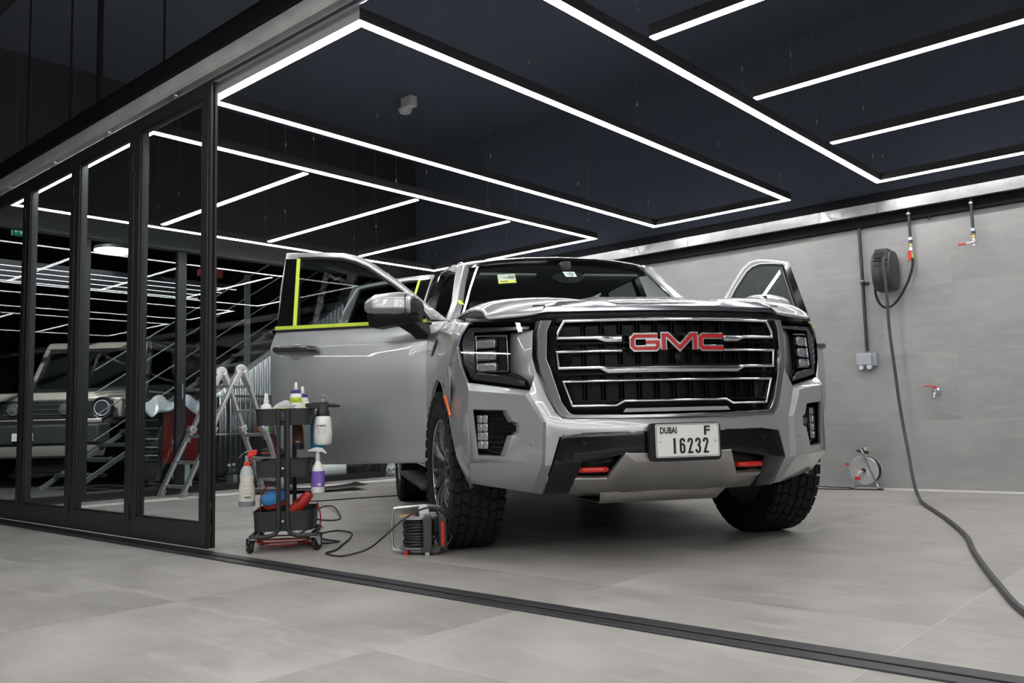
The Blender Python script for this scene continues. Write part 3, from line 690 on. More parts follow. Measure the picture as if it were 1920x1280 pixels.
for s in (1,-1):
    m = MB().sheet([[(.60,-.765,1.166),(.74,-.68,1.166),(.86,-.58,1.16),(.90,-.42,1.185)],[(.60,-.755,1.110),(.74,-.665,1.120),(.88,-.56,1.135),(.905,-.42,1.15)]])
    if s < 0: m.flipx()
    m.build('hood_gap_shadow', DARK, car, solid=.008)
MB().box(-.62,.62,-.66,.35,.40,1.14).build('engine_bay', mat('engine_black', (.01,.01,.01), .8), car)
# ---- front fenders, arch liners, side markers, vents
def archz(v, r=.487): return .415+math.sqrt(max(0, r*r-v*v))
def fender(s):
    vs = [-.42,-.31,-.18,0,.18,.31,.42,.485,.55]
    rows = []
    top = [(.942,1.162),(.934,1.190),(.926,1.212),(.922,1.228),(.920,1.238),(.920,1.245),(.921,1.250),(.922,1.252),(.923,1.254)]
    r0, r1, r2, r3, r4, r5 = [], [], [], [], [], []
    for i, v in enumerate(vs):
        az = archz(v) if abs(v) < .487 else .40
        vv = v
        tu, tz = top[i]; k = min(1, (v+.55)/.35)
        r0.append((tu-.045, v, tz-.004)); r1.append((tu, v, tz)); r2.append((.955+.045*k, v, tz-.065)); 
        zz = max(az+.05, .93)
        r3.append((.972+.038*k, v, max(1.0, zz+.02))); r4.append((.972+.036*k, v, max(.94, az+.03) if abs(v) < .4 else max(az+.02,.80)))
        r5.append((.980+.022*k, v, az))
    m = MB().sheet([r0,r1,r2,r3,r4,r5])
    m.add([(.995,.485,archz(.485)),(1.0,.55,archz(.485)),(.985,.55,.40),(.985,.49,.40)], [(0,1,2,3)])
    hx = (.948,-.566,1.088); fx = [r5[0]]
    for q in ([C0,S0,r3[0]],[C0,r3[0],r2[0],hx],[hx,r2[0],r1[0],(.912,-.585,1.143)],[(.912,-.585,1.143),r1[0],r0[0],(.880,-.55,1.146)],[S0,S2,r5[0],r4[0]],[S0,r4[0],r3[0]]): m.add(q, [tuple(range(len(q)))])
    if s < 0: m.flipx()
    f = m.build('fender', PAINT, car, bevel=.006, seg=3, solid=.012)
    # wheel-arch lip and liner
    an = [math.radians(a) for a in range(-8, 189, 7)]
    m = MB()
    ring = lambda r, u: [(u-(.045 if a > 2.4 else 0)*(a-2.4), -math.cos(math.pi-a)*0+(-r*math.cos(math.pi-a))*-1 if False else r*math.cos(a), .415+r*math.sin(a)) for a in an]
    arcp = lambda r, u: [(u-max(0,(a-2.3))*.10, r*math.cos(a), .415+r*math.sin(a)) for a in an]
    m.sheet([arcp(.52,1.002), arcp(.505,1.006), arcp(.487,1.001), arcp(.48,.985)])
    if s < 0: m.flipx()
    m.build('arch_lip', PAINT, f)
    m = MB().sheet([arcp(.49,.985), arcp(.50,.80), arcp(.48,.62)])
    if s < 0: m.flipx()
    m.build('arch_liner', mat('arch_felt', (.008,.008,.008), .9), f)
    m = MB().prism([(1.006,-.375,.80),(1.002,-.405,.80),(.988,-.465,.70),(.990,-.442,.69)], (.008,0,0)).xform(Matrix.Identity(4))
    if s < 0: m.flipx()
    m.build('side_marker', MARK, f, bevel=.003)
    m = MB().prism([(1.006,-.13,1.112),(1.006,.10,1.085),(1.006,.16,1.04),(1.006,.02,1.075)], (.008,0,0))
    if s < 0: m.flipx()
    m.build('fender_vent', GBLK, f, bevel=.002)
both(fender)
# ---- wheels
TIRE = mat('tyre_rubber', (.011,.011,.0115), .75, spec=.25, bump=(60,.15,3))
RIMB = mat('rim_black', (.012,.012,.013), .25, .3)
RIMS = mat('rim_machined', (.66,.67,.69), .25, 1.0)
def wheel_mesh():
    R, Wd = .419, .275
    prof = [(.262,-.125),(.285,-.138),(.34,-.142),(.385,-.134),(.402,-.118),(.408,-.05),(.408,.05),(.402,.118),(.385,.134),(.34,.142),(.285,.138),(.262,.125)]
    t = MB().lathe(prof, 64, ax='x', caps=False)
    nb = 40
    def block(a0, a1, x0, x1, r0, r1, sk=0):
        P = []
        for r in (r0, r1):
            for a, x in ((a0,x0),(a1,x0+0),(a1,x1),(a0,x1)):
                aa = a+sk*(x-x0); P.append((x, r*math.cos(aa), r*math.sin(aa)))
        t.hexa(P[:4], P[4:])
    for k in range(nb):
        a = 2*math.pi*k/nb; d = 2*math.pi/nb
        for i, (x0, x1, sk, g) in enumerate(((-.048,-.008,1.1,.16),(.008,.048,-1.1,.16),(-.096,-.056,-1.0,.2),(.056,.096,1.0,.2))):
            off = d*.5 if i % 2 else 0
            block(a+off+d*g*.5, a+off+d*(1-g*.5), x0, x1, .404, .4185, sk)
        for s in (1,-1):
            off = d*.5 if s > 0 else 0
            xa, xb = sorted((s*.103, s*.134)); block(a+off+d*.1, a+off+d*.86, xa, xb, .392, .4165)
            xa, xb = sorted((s*.128, s*.1445)); block(a+off+d*.16, a+off+d*.78, xa, xb, .352 if k % 2 else .365, .404)
    return t
wm = wheel_mesh().mesh('tyre'); wm.materials.append(TIRE)
def rim_mesh():
    b = MB().lathe([(.262,-.12),(.268,-.125),(.268,.118),(.262,.124),(.250,.122),(.242,.108),(.238,.02),(.225,-.05),(.09,-.06),(.03,-.06)], 48, ax='x')
    s = MB()
    for k in range(6):
        a = 2*math.pi*k/6
        for sg in (-1,1):
            pts = [(.070,.085,sg*.10),(.13,.112,sg*.20),(.19,.116,sg*.235),(.245,.108,sg*.17)]
            for (r0,x0,b0),(r1,x1,b1) in zip(pts[:-1], pts[1:]):
                p = Vector((x0, r0*math.cos(a+b0), r0*math.sin(a+b0))); q = Vector((x1, r1*math.cos(a+b1), r1*math.sin(a+b1)))
                s.bar(p, q, .013, .03, up=(1,0,0))
        p = Vector((.108, .25*math.cos(a+math.pi/6), .25*math.sin(a+math.pi/6)))
    s.lathe([(.266,.116),(.270,.124),(.262,.1275),(.254,.124),(.252,.116)], 48, ax='x', caps=False)
    sp = MB()
    for k in range(6):
        a = 2*math.pi*k/6
        p0 = Vector((.06, .05*math.cos(a), .05*math.sin(a))); p1 = Vector((.085, .245*math.cos(a), .245*math.sin(a))); sp.bar(p0, p1, .075, .05, up=(1,0,0))
    sp.lathe([(.072,.04),(.072,.09),(.045,.105),(.001,.106)], 24, ax='x')
    for k in range(6):
        a = 2*math.pi*(k+.5)/6; sp.lathe([(.011,.06),(.011,.098),(.006,.103),(.001,.103)], 8, o=(0,.056*math.cos(a),.056*math.sin(a)), ax='x')
    return b, s, sp
rb, rs, rsp = rim_mesh()
rbm = rb.mesh('rim'); rbm.materials.append(RIMB); rsm = rs.mesh('spoke_face'); rsm.materials.append(RIMS); rspm = rsp.mesh('spokes'); rspm.materials.append(RIMB)
brm = MB().lathe([(.05,-.02),(.175,-.02),(.175,.01),(.05,.01)], 32, ax='x').mesh('brake_disc'); brm.materials.append(mat('brake_iron', (.22,.21,.20), .45, .9))
STEER = math.radians(4)
for s in (1,-1):
    for v in (0, 3.071):
        wv = inst('wheel', wm, car, (s*.868, v, .419), (random.random()*0+.3, 0, (STEER if v == 0 else 0)+(math.pi if s < 0 else 0)), (.95,1,1))
        for nme, me_ in (('rim',rbm),('spokes',rspm),('spoke_face',rsm),('brake_disc',brm)): inst(nme, me_, wv)
for v in (0,3.071): MB().tube([(-.75,v,.42),(.75,v,.42)], .06, 10).build('axle', DARK, car)
# ---- cabin: windshield, pillars, roof
WR = [  # windshield rows u -> (v, z)
 [(0,.34,1.315),(.3,.36,1.31),(.55,.41,1.30),(.72,.47,1.285),(.80,.52,1.275)],
 [(0,.56,1.47),(.28,.58,1.467),(.51,.625,1.455),(.66,.675,1.44),(.735,.72,1.43)],
 [(0,.79,1.635),(.27,.80,1.628),(.48,.84,1.615),(.62,.885,1.60),(.685,.925,1.585)],
 [(0,1.0,1.763),(.25,1.01,1.757),(.44,1.035,1.745),(.575,1.065,1.73),(.632,1.10,1.718)]]
MB().sheet(WR).mirror().build('windshield', WSG, car)
mb = MB()       # black ceramic band
for a, b in ((WR[3], .03),):
    mb.sheet([[(u,v+.004,z+.003) for u,v,z in a],[(u,v+.045,z+.03) for u,v,z in a]])
mb.mirror().build('windshield_header_band', GBLK, car)
MB().sheet([[(u,v-.01,z-.008) for u,v,z in WR[0]],[(u,v-.12,z-.03) for u,v,z in WR[0]]]).mirror().build('cowl_panel', SHROUD, car, solid=.01)
for s in (1,-1):
    m = MB().tube([(.1 if s>0 else -.35,.35,1.33),(.45 if s>0 else .1,.40,1.33)], .008, 6); m.build('wiper', DARK, car)
    ap = [[(.803,.525,1.272),(.845,.49,1.265),(.895,.47,1.235),(.93,.55,1.18)],
          [(.737,.725,1.43),(.775,.715,1.44),(.815,.73,1.43),(.80,.80,1.40)],
          [(.687,.93,1.588),(.722,.93,1.60),(.765,.96,1.59),(.752,1.02,1.56)],
          [(.634,1.105,1.72),(.668,1.12,1.748),(.715,1.16,1.742),(.718,1.22,1.70)],
          [(.64,1.22,1.74),(.675,1.24,1.788),(.732,1.28,1.768),(.735,1.32,1.72)]]
    m = MB().sheet(ap)
    if s < 0: m.flipx()
    m.build('a_pillar', PAINT, car, bevel=.005, solid=.02)
roof_u = [0,.25,.45,.58,.66,.715]
RF = [[(1.045,1.792),(1.055,1.787),(1.08,1.776),(1.11,1.764),(1.14,1.752),(1.17,1.735)],
      [(1.12,1.812),(1.13,1.807),(1.15,1.797),(1.18,1.785),(1.2,1.772),(1.22,1.752)],
      [(1.35,1.850),(1.35,1.846),(1.36,1.836),(1.37,1.822),(1.38,1.806),(1.38,1.778)],
      [(1.8,1.888),(1.8,1.885),(1.8,1.875),(1.8,1.86),(1.8,1.838),(1.8,1.80)],
      [(2.6,1.908),(2.6,1.905),(2.6,1.895),(2.6,1.88),(2.6,1.855),(2.6,1.81)],
      [(3.5,1.90),(3.5,1.897),(3.5,1.887),(3.5,1.872),(3.5,1.848),(3.5,1.805)],
      [(4.25,1.86),(4.25,1.857),(4.24,1.848),(4.22,1.835),(4.2,1.81),(4.18,1.77)]]
rows = [[(u*(1 if k < 3 else 1.05), v, z) for u, (v, z) in zip(roof_u, r)] for k, r in enumerate(RF)]
roof = MB().sheet(rows).mirror().build('roof', PAINT, car, bevel=.006, solid=.015)
for s in (1,-1):
    p = [(s*.60,1.62,1.838),(s*.602,1.70,1.868),(s*.608,1.95,1.885),(s*.612,2.8,1.905),(s*.61,3.7,1.89),(s*.60,3.85,1.85)]
    MB().tube(smooth_path(p,3), .012, 8).build('roof_rail', mat('rail_silver', (.7,.71,.72), .3, .8), car)
MB().loft([[(x*.07*k+0, 3.3+y*.1*k, z) for x, y in ((-.5,-1),(.5,-1),(.5,1),(-.5,1))] for k, z in ((1,1.89),(.75,1.935),(.3,1.965))]).build('roof_antenna', PAINT, car, bevel=.01)
# headliner and visors
rows = [[(u*.96, v+.03, z-.05) for u, (v, z) in zip(roof_u, r)] for r in RF]
MB().sheet(rows).mirror().build('headliner', mat('headliner_grey', (.28,.28,.27), .9), car)
for s in (1,-1): MB().box(s*.37-.2, s*.37+.2, 1.06, 1.22, 1.665, 1.685).xform(Matrix.Identity(4)).build('sun_visor', mat('visor_grey', (.32,.32,.31), .85), car, bevel=.008)
# ---- body sides
def side(s):
    fl = lambda m: m.flipx() if s < 0 else m
    # rocker
    fl(MB().loft([[(.93,v,.50),(.985,v,.50),(1.0,v,.45),(.985,v,.39),(.93,v,.37)] for v in (.49,2.62)])).build('rocker_panel', PAINT, car, bevel=.006)
    # B pillar
    fl(MB().loft([[(.90,1.58,.5),(.955,1.58,.5),(.955,1.70,.5),(.90,1.70,.5)],[(.90,1.58,1.27),(.955,1.58,1.27),(.955,1.68,1.27),(.90,1.68,1.27)],[(.72,1.60,1.80),(.765,1.60,1.79),(.765,1.68,1.79),(.72,1.68,1.80)]])).build('b_pillar', GBLK, car)
    # roof side rail
    fl(MB().loft([[(.66,v,z+.03),(.735,v,z+.028),(.775,v,z-.01),(.72,v,z-.03)] for v, z in ((1.2,1.735),(1.5,1.77),(2.2,1.79),(3.2,1.795),(4.15,1.77))])).build('roof_side_rail', PAINT, car, bevel=.005)
    # rear quarter
    vs = [2.55,2.62,2.75,2.90,3.07,3.25,3.40,3.52,3.6,4.0,4.25,4.33]
    r0, r1, r2, r3, r4 = [], [], [], [], []
    for v in vs:
        dv = v-3.071; az = .415+math.sqrt(max(0,.487**2-dv*dv)) if abs(dv) < .487 else .42
        nar = max(0, v-3.9)*.18
        r0.append((.975-nar,v,1.29)); r1.append((1.005-nar,v,1.18)); r2.append((1.012-nar,v,1.0)); r3.append((1.008-nar,v,max(.8,az+.02))); r4.append((1.0-nar,v,az))
    fl(MB().sheet([r0,r1,r2,r3,r4])).build('rear_quarter', PAINT, car, bevel=.006, solid=.015)
    an = [math.radians(a) for a in range(-5, 186, 10)]
    fl(MB().sheet([[(u, 3.071+.49*math.cos(a), .415+.49*math.sin(a)) for a in an] for u in (.99,.6)])).build('arch_liner', mat('arch_felt'), car)
    # rear side glass and D pillar
    fl(MB().sheet([[(.965,v,1.30) for v in (2.68,3.3,3.9)],[(.80,v,1.765) for v in (2.62,3.25,3.75)]])).build('quarter_glass', TINT, car)
    fl(MB().sheet([[(.97,v,1.29) for v in (3.88,4.1,4.33)],[(.79,v,1.79) for v in (3.72,3.95,4.2)]])).build('d_pillar', PAINT, car, solid=.02)
    fl(MB().sheet([[(.97,v,1.29) for v in (2.55,2.62,2.70)],[(.795,v,1.78) for v in (2.48,2.56,2.64)]])).build('c_pillar', GBLK, car, solid=.02)
both(side)
MB().sheet([[(x,4.33,z) for x in (-.94,0,.94)] for z in (.45,.9,1.25)]+[[(x*.8,4.22,1.8) for x in (-.94,0,.94)]]).build('tailgate', PAINT, car, solid=.03)
MB().box(-.95,.95,4.25,4.36,.40,.72).build('rear_bumper', PAINT, car, bevel=.02)
# floor pan and interior
MB().box(-.93,.93,.45,4.3,.36,.46).build('floor_pan', INT, car)
MB().loft([[(x,.50,.62),(x,.42,1.20),(x,.55,1.275),(x,.80,1.24),(x,.92,1.05),(x,.80,.80)] for x in (-.86,.86)]).build('dashboard', INT, car, bevel=.02)
MB().lathe([(.172,-.012),(.185,-.014),(.195,0),(.185,.014),(.172,.012)], 32, ax='y').xform(Matrix.Translation((.40,1.02,1.13)) @ Matrix.Rotation(math.radians(-24),4,'X')).box(.24,.56,1.0,1.03,1.12,1.15).build('steering_wheel', INT, car)
def seat(x, v, name='seat'):
    t = MB().loft([[(x-.25,v,.62),(x+.25,v,.62),(x+.25,v+.5,.60),(x-.25,v+.5,.60)],[(x-.24,v-.02,.78),(x+.24,v-.02,.78),(x+.24,v+.5,.74),(x-.24,v+.5,.74)]])
    t.loft([[(x-.24,v+.44,.70),(x+.24,v+.44,.70),(x+.23,v+.58,.70),(x-.23,v+.58,.70)],[(x-.23,v+.56,1.15),(x+.23,v+.56,1.15),(x+.22,v+.70,1.15),(x-.22,v+.70,1.15)],[(x-.17,v+.62,1.34),(x+.17,v+.62,1.34),(x+.16,v+.72,1.34),(x-.16,v+.72,1.34)]])
    o = t.build(name, INTL, car, bevel=.04, seg=3)
    MB().loft([[(x-.13,v+.62,1.39),(x+.13,v+.62,1.39),(x+.13,v+.72,1.39),(x-.13,v+.72,1.39)],[(x-.13,v+.62,1.58),(x+.13,v+.62,1.58),(x+.12,v+.71,1.58),(x-.12,v+.71,1.58)]]).build('headrest', INTL, o, bevel=.03, seg=3)
for x in (-.42,.42): seat(x, 1.05); seat(x, 2.05)
MB().box(-.12,.12,.9,1.7,.6,.95).build('centre_console', INT, car, bevel=.02)
MB().lathe([(.001,-.01),(.1,-.012),(.115,0),(.1,.012),(.001,.01)], 20, ax='y').xform(Matrix.Translation((0.02,.93,1.63)) @ Matrix.Scale(.38,4,(0,0,1))).build('interior_mirror', DARK, car)
MB().box(-.035,.035,.90,1.0,1.665,1.74).build('camera_pod', DARK, car, bevel=.01)
# windshield stickers
def wpt(a, b):   # point on windshield: a across (u), b 0..1 up the glass
    u = a; v = .34+.66*b+.14*(abs(a)/.8)**1.5*.8; z = 1.315+.448*b-.03*(abs(a)/.8)**1.5
    return Vector((u, v, z))
def sticker(name, pts, m, par=None):
    t = MB().prism([Vector(p)+Vector((0,-.012,.006)) for p in pts], (0,.002,-.001)); return t.build(name, m, par or car)
st = sticker('windshield_sticker', [wpt(-.50,.56),wpt(-.385,.56),wpt(-.37,.735),wpt(-.485,.735)], mat('sticker_mint', (.50,.62,.50), .6))
sticker('sticker_band', [p+Vector((0,-.003,.001)) for p in (wpt(-.499,.562),wpt(-.386,.562),wpt(-.383,.61),wpt(-.496,.61))], mat('sticker_yellow', (.66,.68,.10), .6), st)
def on_sticker(mbx, cu, cb):   # map a flat (x, z) shape onto the sticker
    mbx.v = [tuple(wpt(cu+x, cb+z/.62)+Vector((0,-.018,.007))) for x, y, z in mbx.v]; return mbx
ns = MB().ringprism([(.019*math.cos(a),0,.019*math.sin(a)) for a in [k*.3491 for k in range(18)]], [(.015*math.cos(a),0,.015*math.sin(a)) for a in [k*.3491 for k in range(18)]], (0,.0005,0))
ns.prism([(-.013,0,.010),(-.010,0,.013),(.013,0,-.010),(.010,0,-.013)], (0,.0005,0)); ns.prism([(-.010,0,-.003),(.010,0,-.003),(.010,0,.003),(-.010,0,.003)], (0,.0005,0))
on_sticker(ns, -.405, .672).build('sticker_print', PT, st)
ns = MB()
for x0, x1, z in ((-.05,-.03,.006),(-.02,-.01,.004),(-.005,.015,.0),(.02,.035,-.004),(-.045,-.035,-.008),(.0,.03,-.011)): ns.prism([(x0,0,z),(x1,0,z),(x1,0,z+.003),(x0,0,z+.003)], (0,.0005,0))
for x0, x1 in ((-.03,.02),(.06,.07)): ns.prism([(x0,0,-.052),(x1,0,-.052),(x1,0,-.046),(x0,0,-.046)], (0,.0005,0))
on_sticker(ns, -.455, .675).build('sticker_print', PT, st)
sticker('toll_tag', [wpt(-.045,.64),wpt(.03,.64),wpt(.03,.74),wpt(-.05,.74)], mat('tag_white', (.62,.72,.70), .5))
sticker('tape_corner', [wpt(-.785,.25),wpt(-.75,.22),wpt(-.77,.31),wpt(-.79,.32)], TAPE)
# ---- doors (built closed, then swung open about their hinge)
BELT = 1.285
def lean(z): return max(0, z-1.27)*.36
def door(s, hinge, ang, outline, window, parts, name='door', front=True, L=1.03):
    """outline/window: (s, z) points; s runs rearward from the hinge"""
    fl = lambda m: m.flipx() if s < 0 else m
    bow = lambda a, z: (.030*math.sin(math.pi*max(0,min(1,(z-.50)/.78))) if .5 < z < 1.2 else 0)-(.040*min(1,max(0,(z-1.16)/.11)) if z > 1.16 else 0)
    X = lambda a, z, o=0: (o+bow(a,z)-lean(z), a, z)
    # lower skin as a grid
    zs = [.43,.47,.55,.61,.64,.70,.77,.84,.91,.98,1.04,1.10,1.155,1.170,1.215,1.262,BELT]; rows = []
    lo = outline['front']; hi = outline['rear']
    def edge(tab, z):
        for (z0,a0),(z1,a1) in zip(tab[:-1], tab[1:]):
            if z0 <= z <= z1: return a0+(a1-a0)*(z-z0)/(z1-z0+1e-9)
        return tab[-1][1] if z > tab[-1][0] else tab[0][1]
    for z in zs:
        a0, a1 = edge(lo, z), edge(hi, z)
        inset = -.018 if z < .60 else (.0 if z > .66 else -.009)
        rows.append([tuple(X(a0+(a1-a0)*i/8, z, inset)) for i in range(9)])
    m = MB().sheet(rows)
    # upper frame: ring between outer outline and window outline
    A = outline['top']; B = window
    for i in range(len(A)-1):
        m.add([X(*A[i]), X(*A[i+1]), X(*B[i+1]), X(*B[i])], [(0,1,2,3)])
    d = fl(m).build(name, PAINT, car, bevel=.004, seg=2, solid=.02, off=-1)
    d.location = (s*hinge[0], hinge[1], 0); d.rotation_euler = (0,0,-s*math.radians(ang))
    # inner trim
    r2 = []
    for z in (.45,.7,1.0,1.26):
        a0, a1 = edge(lo, z)+.02, edge(hi, z)-.02; r2.append([(-.09-lean(z), a0+(a1-a0)*i/4, z) for i in range(5)])
    fl(MB().sheet(r2)).build('inner_trim', INT, d, solid=.06, off=0)
    g = MB().add([X(a,z,-.016) for a,z in outline['glass']], [tuple(range(len(outline['glass'])))]); fl(g).build('window_glass', TINT, d)
    # black window surround
    b = MB()
    for i in range(len(B)-1):
        p, q = B[i], B[i+1]; b.bar(X(*p,-.004), X(*q,-.004), .016, .014, up=(1,0,0))
    fl(b).build('window_seal', SHROUD, d)
    e = MB().add([X(a,z,.001) for a,z in outline['applique']]+[X(a,z,-.012) for a,z in outline['applique']], [(0,1,2,3),(4,5,6,7),(0,1,5,4),(1,2,6,5),(2,3,7,6),(3,0,4,7)])
    fl(e).build('pillar_applique', GBLK, d, bevel=.002)
    # belt moulding and masking tape
    a0, a1 = edge(lo, BELT)+.10, edge(hi, BELT)
    fl(MB().bar(X(a0,BELT-.012,.004), X(a1,BELT-.012,.004), .012, .012, up=(0,0,1))).build('belt_moulding', SHROUD, d)
    fl(MB().bar(X(a0+.03,BELT+.004,.007), X(a1+.012,BELT+.008,.007), .022, .003, up=(1,0,0))).build('masking_tape', TAPE, d)
    t0, t1 = outline['tape']
    if s < 0: fl(MB().bar(X(*t0,.006), X(*t1,.006), .024, .003, up=(1,0,0))).build('masking_tape', TAPE, d)
    # handle
    hs, hz = outline['handle']
    pth = [X(hs-.135,hz-.004,.012), X(hs-.12,hz,.045), X(hs+.10,hz+.006,.048), X(hs+.125,hz+.004,.012)]
    fl(MB().tube(smooth_path(pth,3), .021, 10)).build('door_handle', mat('handle_dark', (.05,.05,.055), .2, .4, coat=.5), d)
    fl(MB().bar(X(hs-.10,hz+.012,.062), X(hs+.09,hz+.018,.064), .006, .014, up=(1,0,0))).build('handle_trim', BCHR, d, bevel=.002)
    fl(MB().lathe([(.001,.0),(.045,.0),(.05,-.006)], 20, ax='x').xform(Matrix.Translation(X(hs,hz-.01,.013)))).build('handle_cup', PAINT, d)
    return d, X, fl
FRONT = dict(front=[(.43,.0),(.9,-.005),(1.10,-.01),(1.17,-.06),(1.22,-.155),(1.285,-.12)], rear=[(.43,.80),(.47,.90),(.55,.98),(.65,1.005),(1.0,1.015),(1.2,1.03),(1.285,1.01)],
    top=[(-.12,1.285),(.011,1.393),(.221,1.564),(.437,1.714),(.52,1.757),(.63,1.788),(.80,1.805),(1.045,1.818),(1.04,1.55),(1.01,1.285)],
    glass=[(.10,1.275),(.88,1.285),(.935,1.765),(.80,1.762),(.63,1.742),(.53,1.72),(.44,1.675),(.24,1.532),(.06,1.385)],
    applique=[(.90,1.29),(1.012,1.295),(1.04,1.775),(.948,1.768)], tape=((.888,1.292),(.944,1.768)), handle=(.845,1.140))
FWIN = [(.0,1.30),(.075,1.392),(.245,1.528),(.445,1.668),(.535,1.712),(.635,1.744),(.80,1.764),(.945,1.772),(.92,1.55),(.895,1.29)]
def mirror_set(d, X, fl, side):
    # cap: lofted shell, black lower body, foot
    cap = []
    for a, hz, w, o in ((.030,.070,.080,.135),(.045,.084,.092,.142),(.12,.088,.10,.165),(.24,.080,.10,.175),(.30,.052,.08,.165),(.325,.02,.04,.15)):
        zc = 1.352
        cap.append([(o+w*c, a, zc+hz*q) for c, q in ((-1,-.35),(-.9,.8),(-.3,1.0),(.5,.95),(.95,.55),(1.0,-.2),(.6,-.55),(-.6,-.6))])
    m = MB().loft(cap); fl(m).build('mirror_cap', PAINT, d, bevel=.012, seg=3)
    low = []
    for a, h, w, o in ((.0,.02,.05,.10),(.06,.035,.085,.13),(.16,.045,.09,.15),(.24,.060,.088,.155),(.30,.050,.06,.15)):
        zc = 1.292
        low.append([(o+w*c, a, zc+h*q) for c, q in ((-1,1),(1,1),(.9,0),(.5,-1),(-.7,-1))])
    nk = [[(o+w*c, a, 1.345+h*q) for c, q in ((-1,-.8),(-.9,.8),(.3,1.0),(.95,.5),(.9,-.6),(0,-1))] for a, h, w, o in ((-.012,.02,.03,.10),(.0,.055,.06,.12),(.034,.066,.075,.135))]
    fl(MB().loft(nk)).build('mirror_gap_shade', SHROUD, d, bevel=.006)  # black neck painting in the shadow gap between mirror and door
    fl(MB().loft(low)).build('mirror_lower', SHROUD, d, bevel=.006)
    ft = [[(.02,-.04,1.17),(.02,.06,1.17),(.02,.08,1.25),(.02,-.03,1.25)], [(.07,-.02,1.20),(.07,.08,1.20),(.07,.10,1.27),(.07,-.01,1.27)], [(.14,.03,1.26),(.14,.16,1.26),(.14,.17,1.29),(.14,.03,1.29)]]
    fl(MB().loft(ft)).build('mirror_foot', SHROUD, d, bevel=.006)
    fl(MB().prism([(.075,.02,1.30),(.20,.02,1.30),(.215,.10,1.42)][0:0] or [(.06,.05,1.30),(.24,.05,1.30),(.235,.05,1.42),(.07,.05,1.42)], (0,.004,0))).build('mirror_inner', DARK, d)
d, X, fl = door(-1, (1.0,.5), 66, FRONT, FWIN, 0)
mirror_set(d, X, fl, -1)
# AT4 badge, low on the skin
bd = MB()
for pts, t in (([(.205,0),(.165,.020),(.150,.020),(.150,0)], .007), ([(.185,.007),(.152,.007)], .006), ([(.14,.020),(.085,.020)], .007), ([(.112,.020),(.112,0)], .007)):
    n = len(bd.v); railpath(bd, [(a, z) for a, z in pts], t, 0, .004)
    bd.v = bd.v[:n]+[(.022 if k % 5 < 3 else .010, x, .772+z) for k, (x,y,z) in enumerate(bd.v[n:])]
fl(bd).build('badge_letters', SCHR, d)
b4 = MB()
for pts, t in (([(.030,0),(.030,.022),(.075,.004),(.005,.004)], .007),):
    railpath(b4, pts, t, 0, .004); b4.v = [(.022 if k % 5 < 3 else .010, x, .772+z) for k, (x,y,z) in enumerate(b4.v)]
fl(b4).build('badge_figure', REDM, d)
d, X, fl = door(1, (1.0,.5), 63, FRONT, FWIN, 0)
mirror_set(d, X, fl, 1)
REAR = dict(front=[(.43,.02),(1.0,.015),(1.285,.02)], rear=[(.43,.50),(.6,.58),(.75,.72),(.9,.80),(1.1,.90),(1.285,.93)],
    top=[(.02,1.285),(-.01,1.55),(-.035,1.800),(.2,1.812),(.5,1.815),(.70,1.812),(.86,1.80),(.90,1.55),(.93,1.285)],
    glass=[(.12,1.285),(.80,1.285),(.76,1.762),(.08,1.765)], applique=[(.03,1.29),(.13,1.29),(.085,1.765),(-.02,1.765)], tape=((.14,1.292),(.093,1.768)), handle=(.70,1.140))
RWIN = [(.13,1.29),(.11,1.55),(.085,1.762),(.2,1.768),(.5,1.77),(.65,1.768),(.75,1.762),(.78,1.55),(.81,1.29)]
door(-1, (1.0,1.66), 42, REAR, RWIN, 0)
door(1, (1.0,1.66), 0, REAR, RWIN, 0)
# power running board, lowered on the near side
for s in (1,-1):
    rb_ = MB().box(s*.945-.09, s*.945+.09, .56, 2.45, .262, .290); b = rb_.build('running_board', mat('step_black', (.035,.036,.038), .5, .3), car, bevel=.008)
    for k in range(6):
        u = s*.945-.075+.030*k; MB().box(u-.008, u+.008, .60, 2.41, .290, .295).build('step_tread', mat('step_rib', (.06,.062,.065), .45, .5), b, bevel=.002)
    for v in (.85,2.2): MB().bar((s*.80,v,.38),(s*.90,v,.28), .05, .02).build('step_arm', DARK, b)
# ================================================================ trolley and what it carries
TRX, TRY, TRA = -4.18, 2.78, math.radians(51)
TRM = Matrix.Translation((TRX,TRY,0)) @ Matrix.Rotation(TRA,4,'Z')
def tpt(x, y, z): return tuple(TRM @ Vector((x,y,z)))
TROL = mat('trolley_charcoal', (.022,.023,.026), .5)
tr = thing('utility_trolley', 'black three-tier metal trolley on casters beside the glass panel', 'trolley', (TRX,TRY,0), TRA)
def tray(z0, z1, name, w, dpt):
    o = rrect(w, dpt, .05, 5); i_ = rrect(w-.006, dpt-.006, .047, 5); r_o = rrect(w+.008, dpt+.008, .052, 5)
    taper = .97
    m = MB(); n = len(o)
    rings = [[(x*taper,y*taper,z0) for x,y in o], [(x,y,z1-.006) for x,y in o], [(x,y,z1-.006) for x,y in r_o], [(x,y,z1) for x,y in r_o], [(x,y,z1) for x,y in i_], [(x*taper,y*taper,z0+.004) for x,y in i_]]
    m.loft(rings, caps=True); return m.build(name, TROL, tr, bevel=0)
tray(.675,.765,'tray',.30,.40); tray(.395,.485,'tray',.30,.40); tray(.110,.215,'tray',.32,.42)
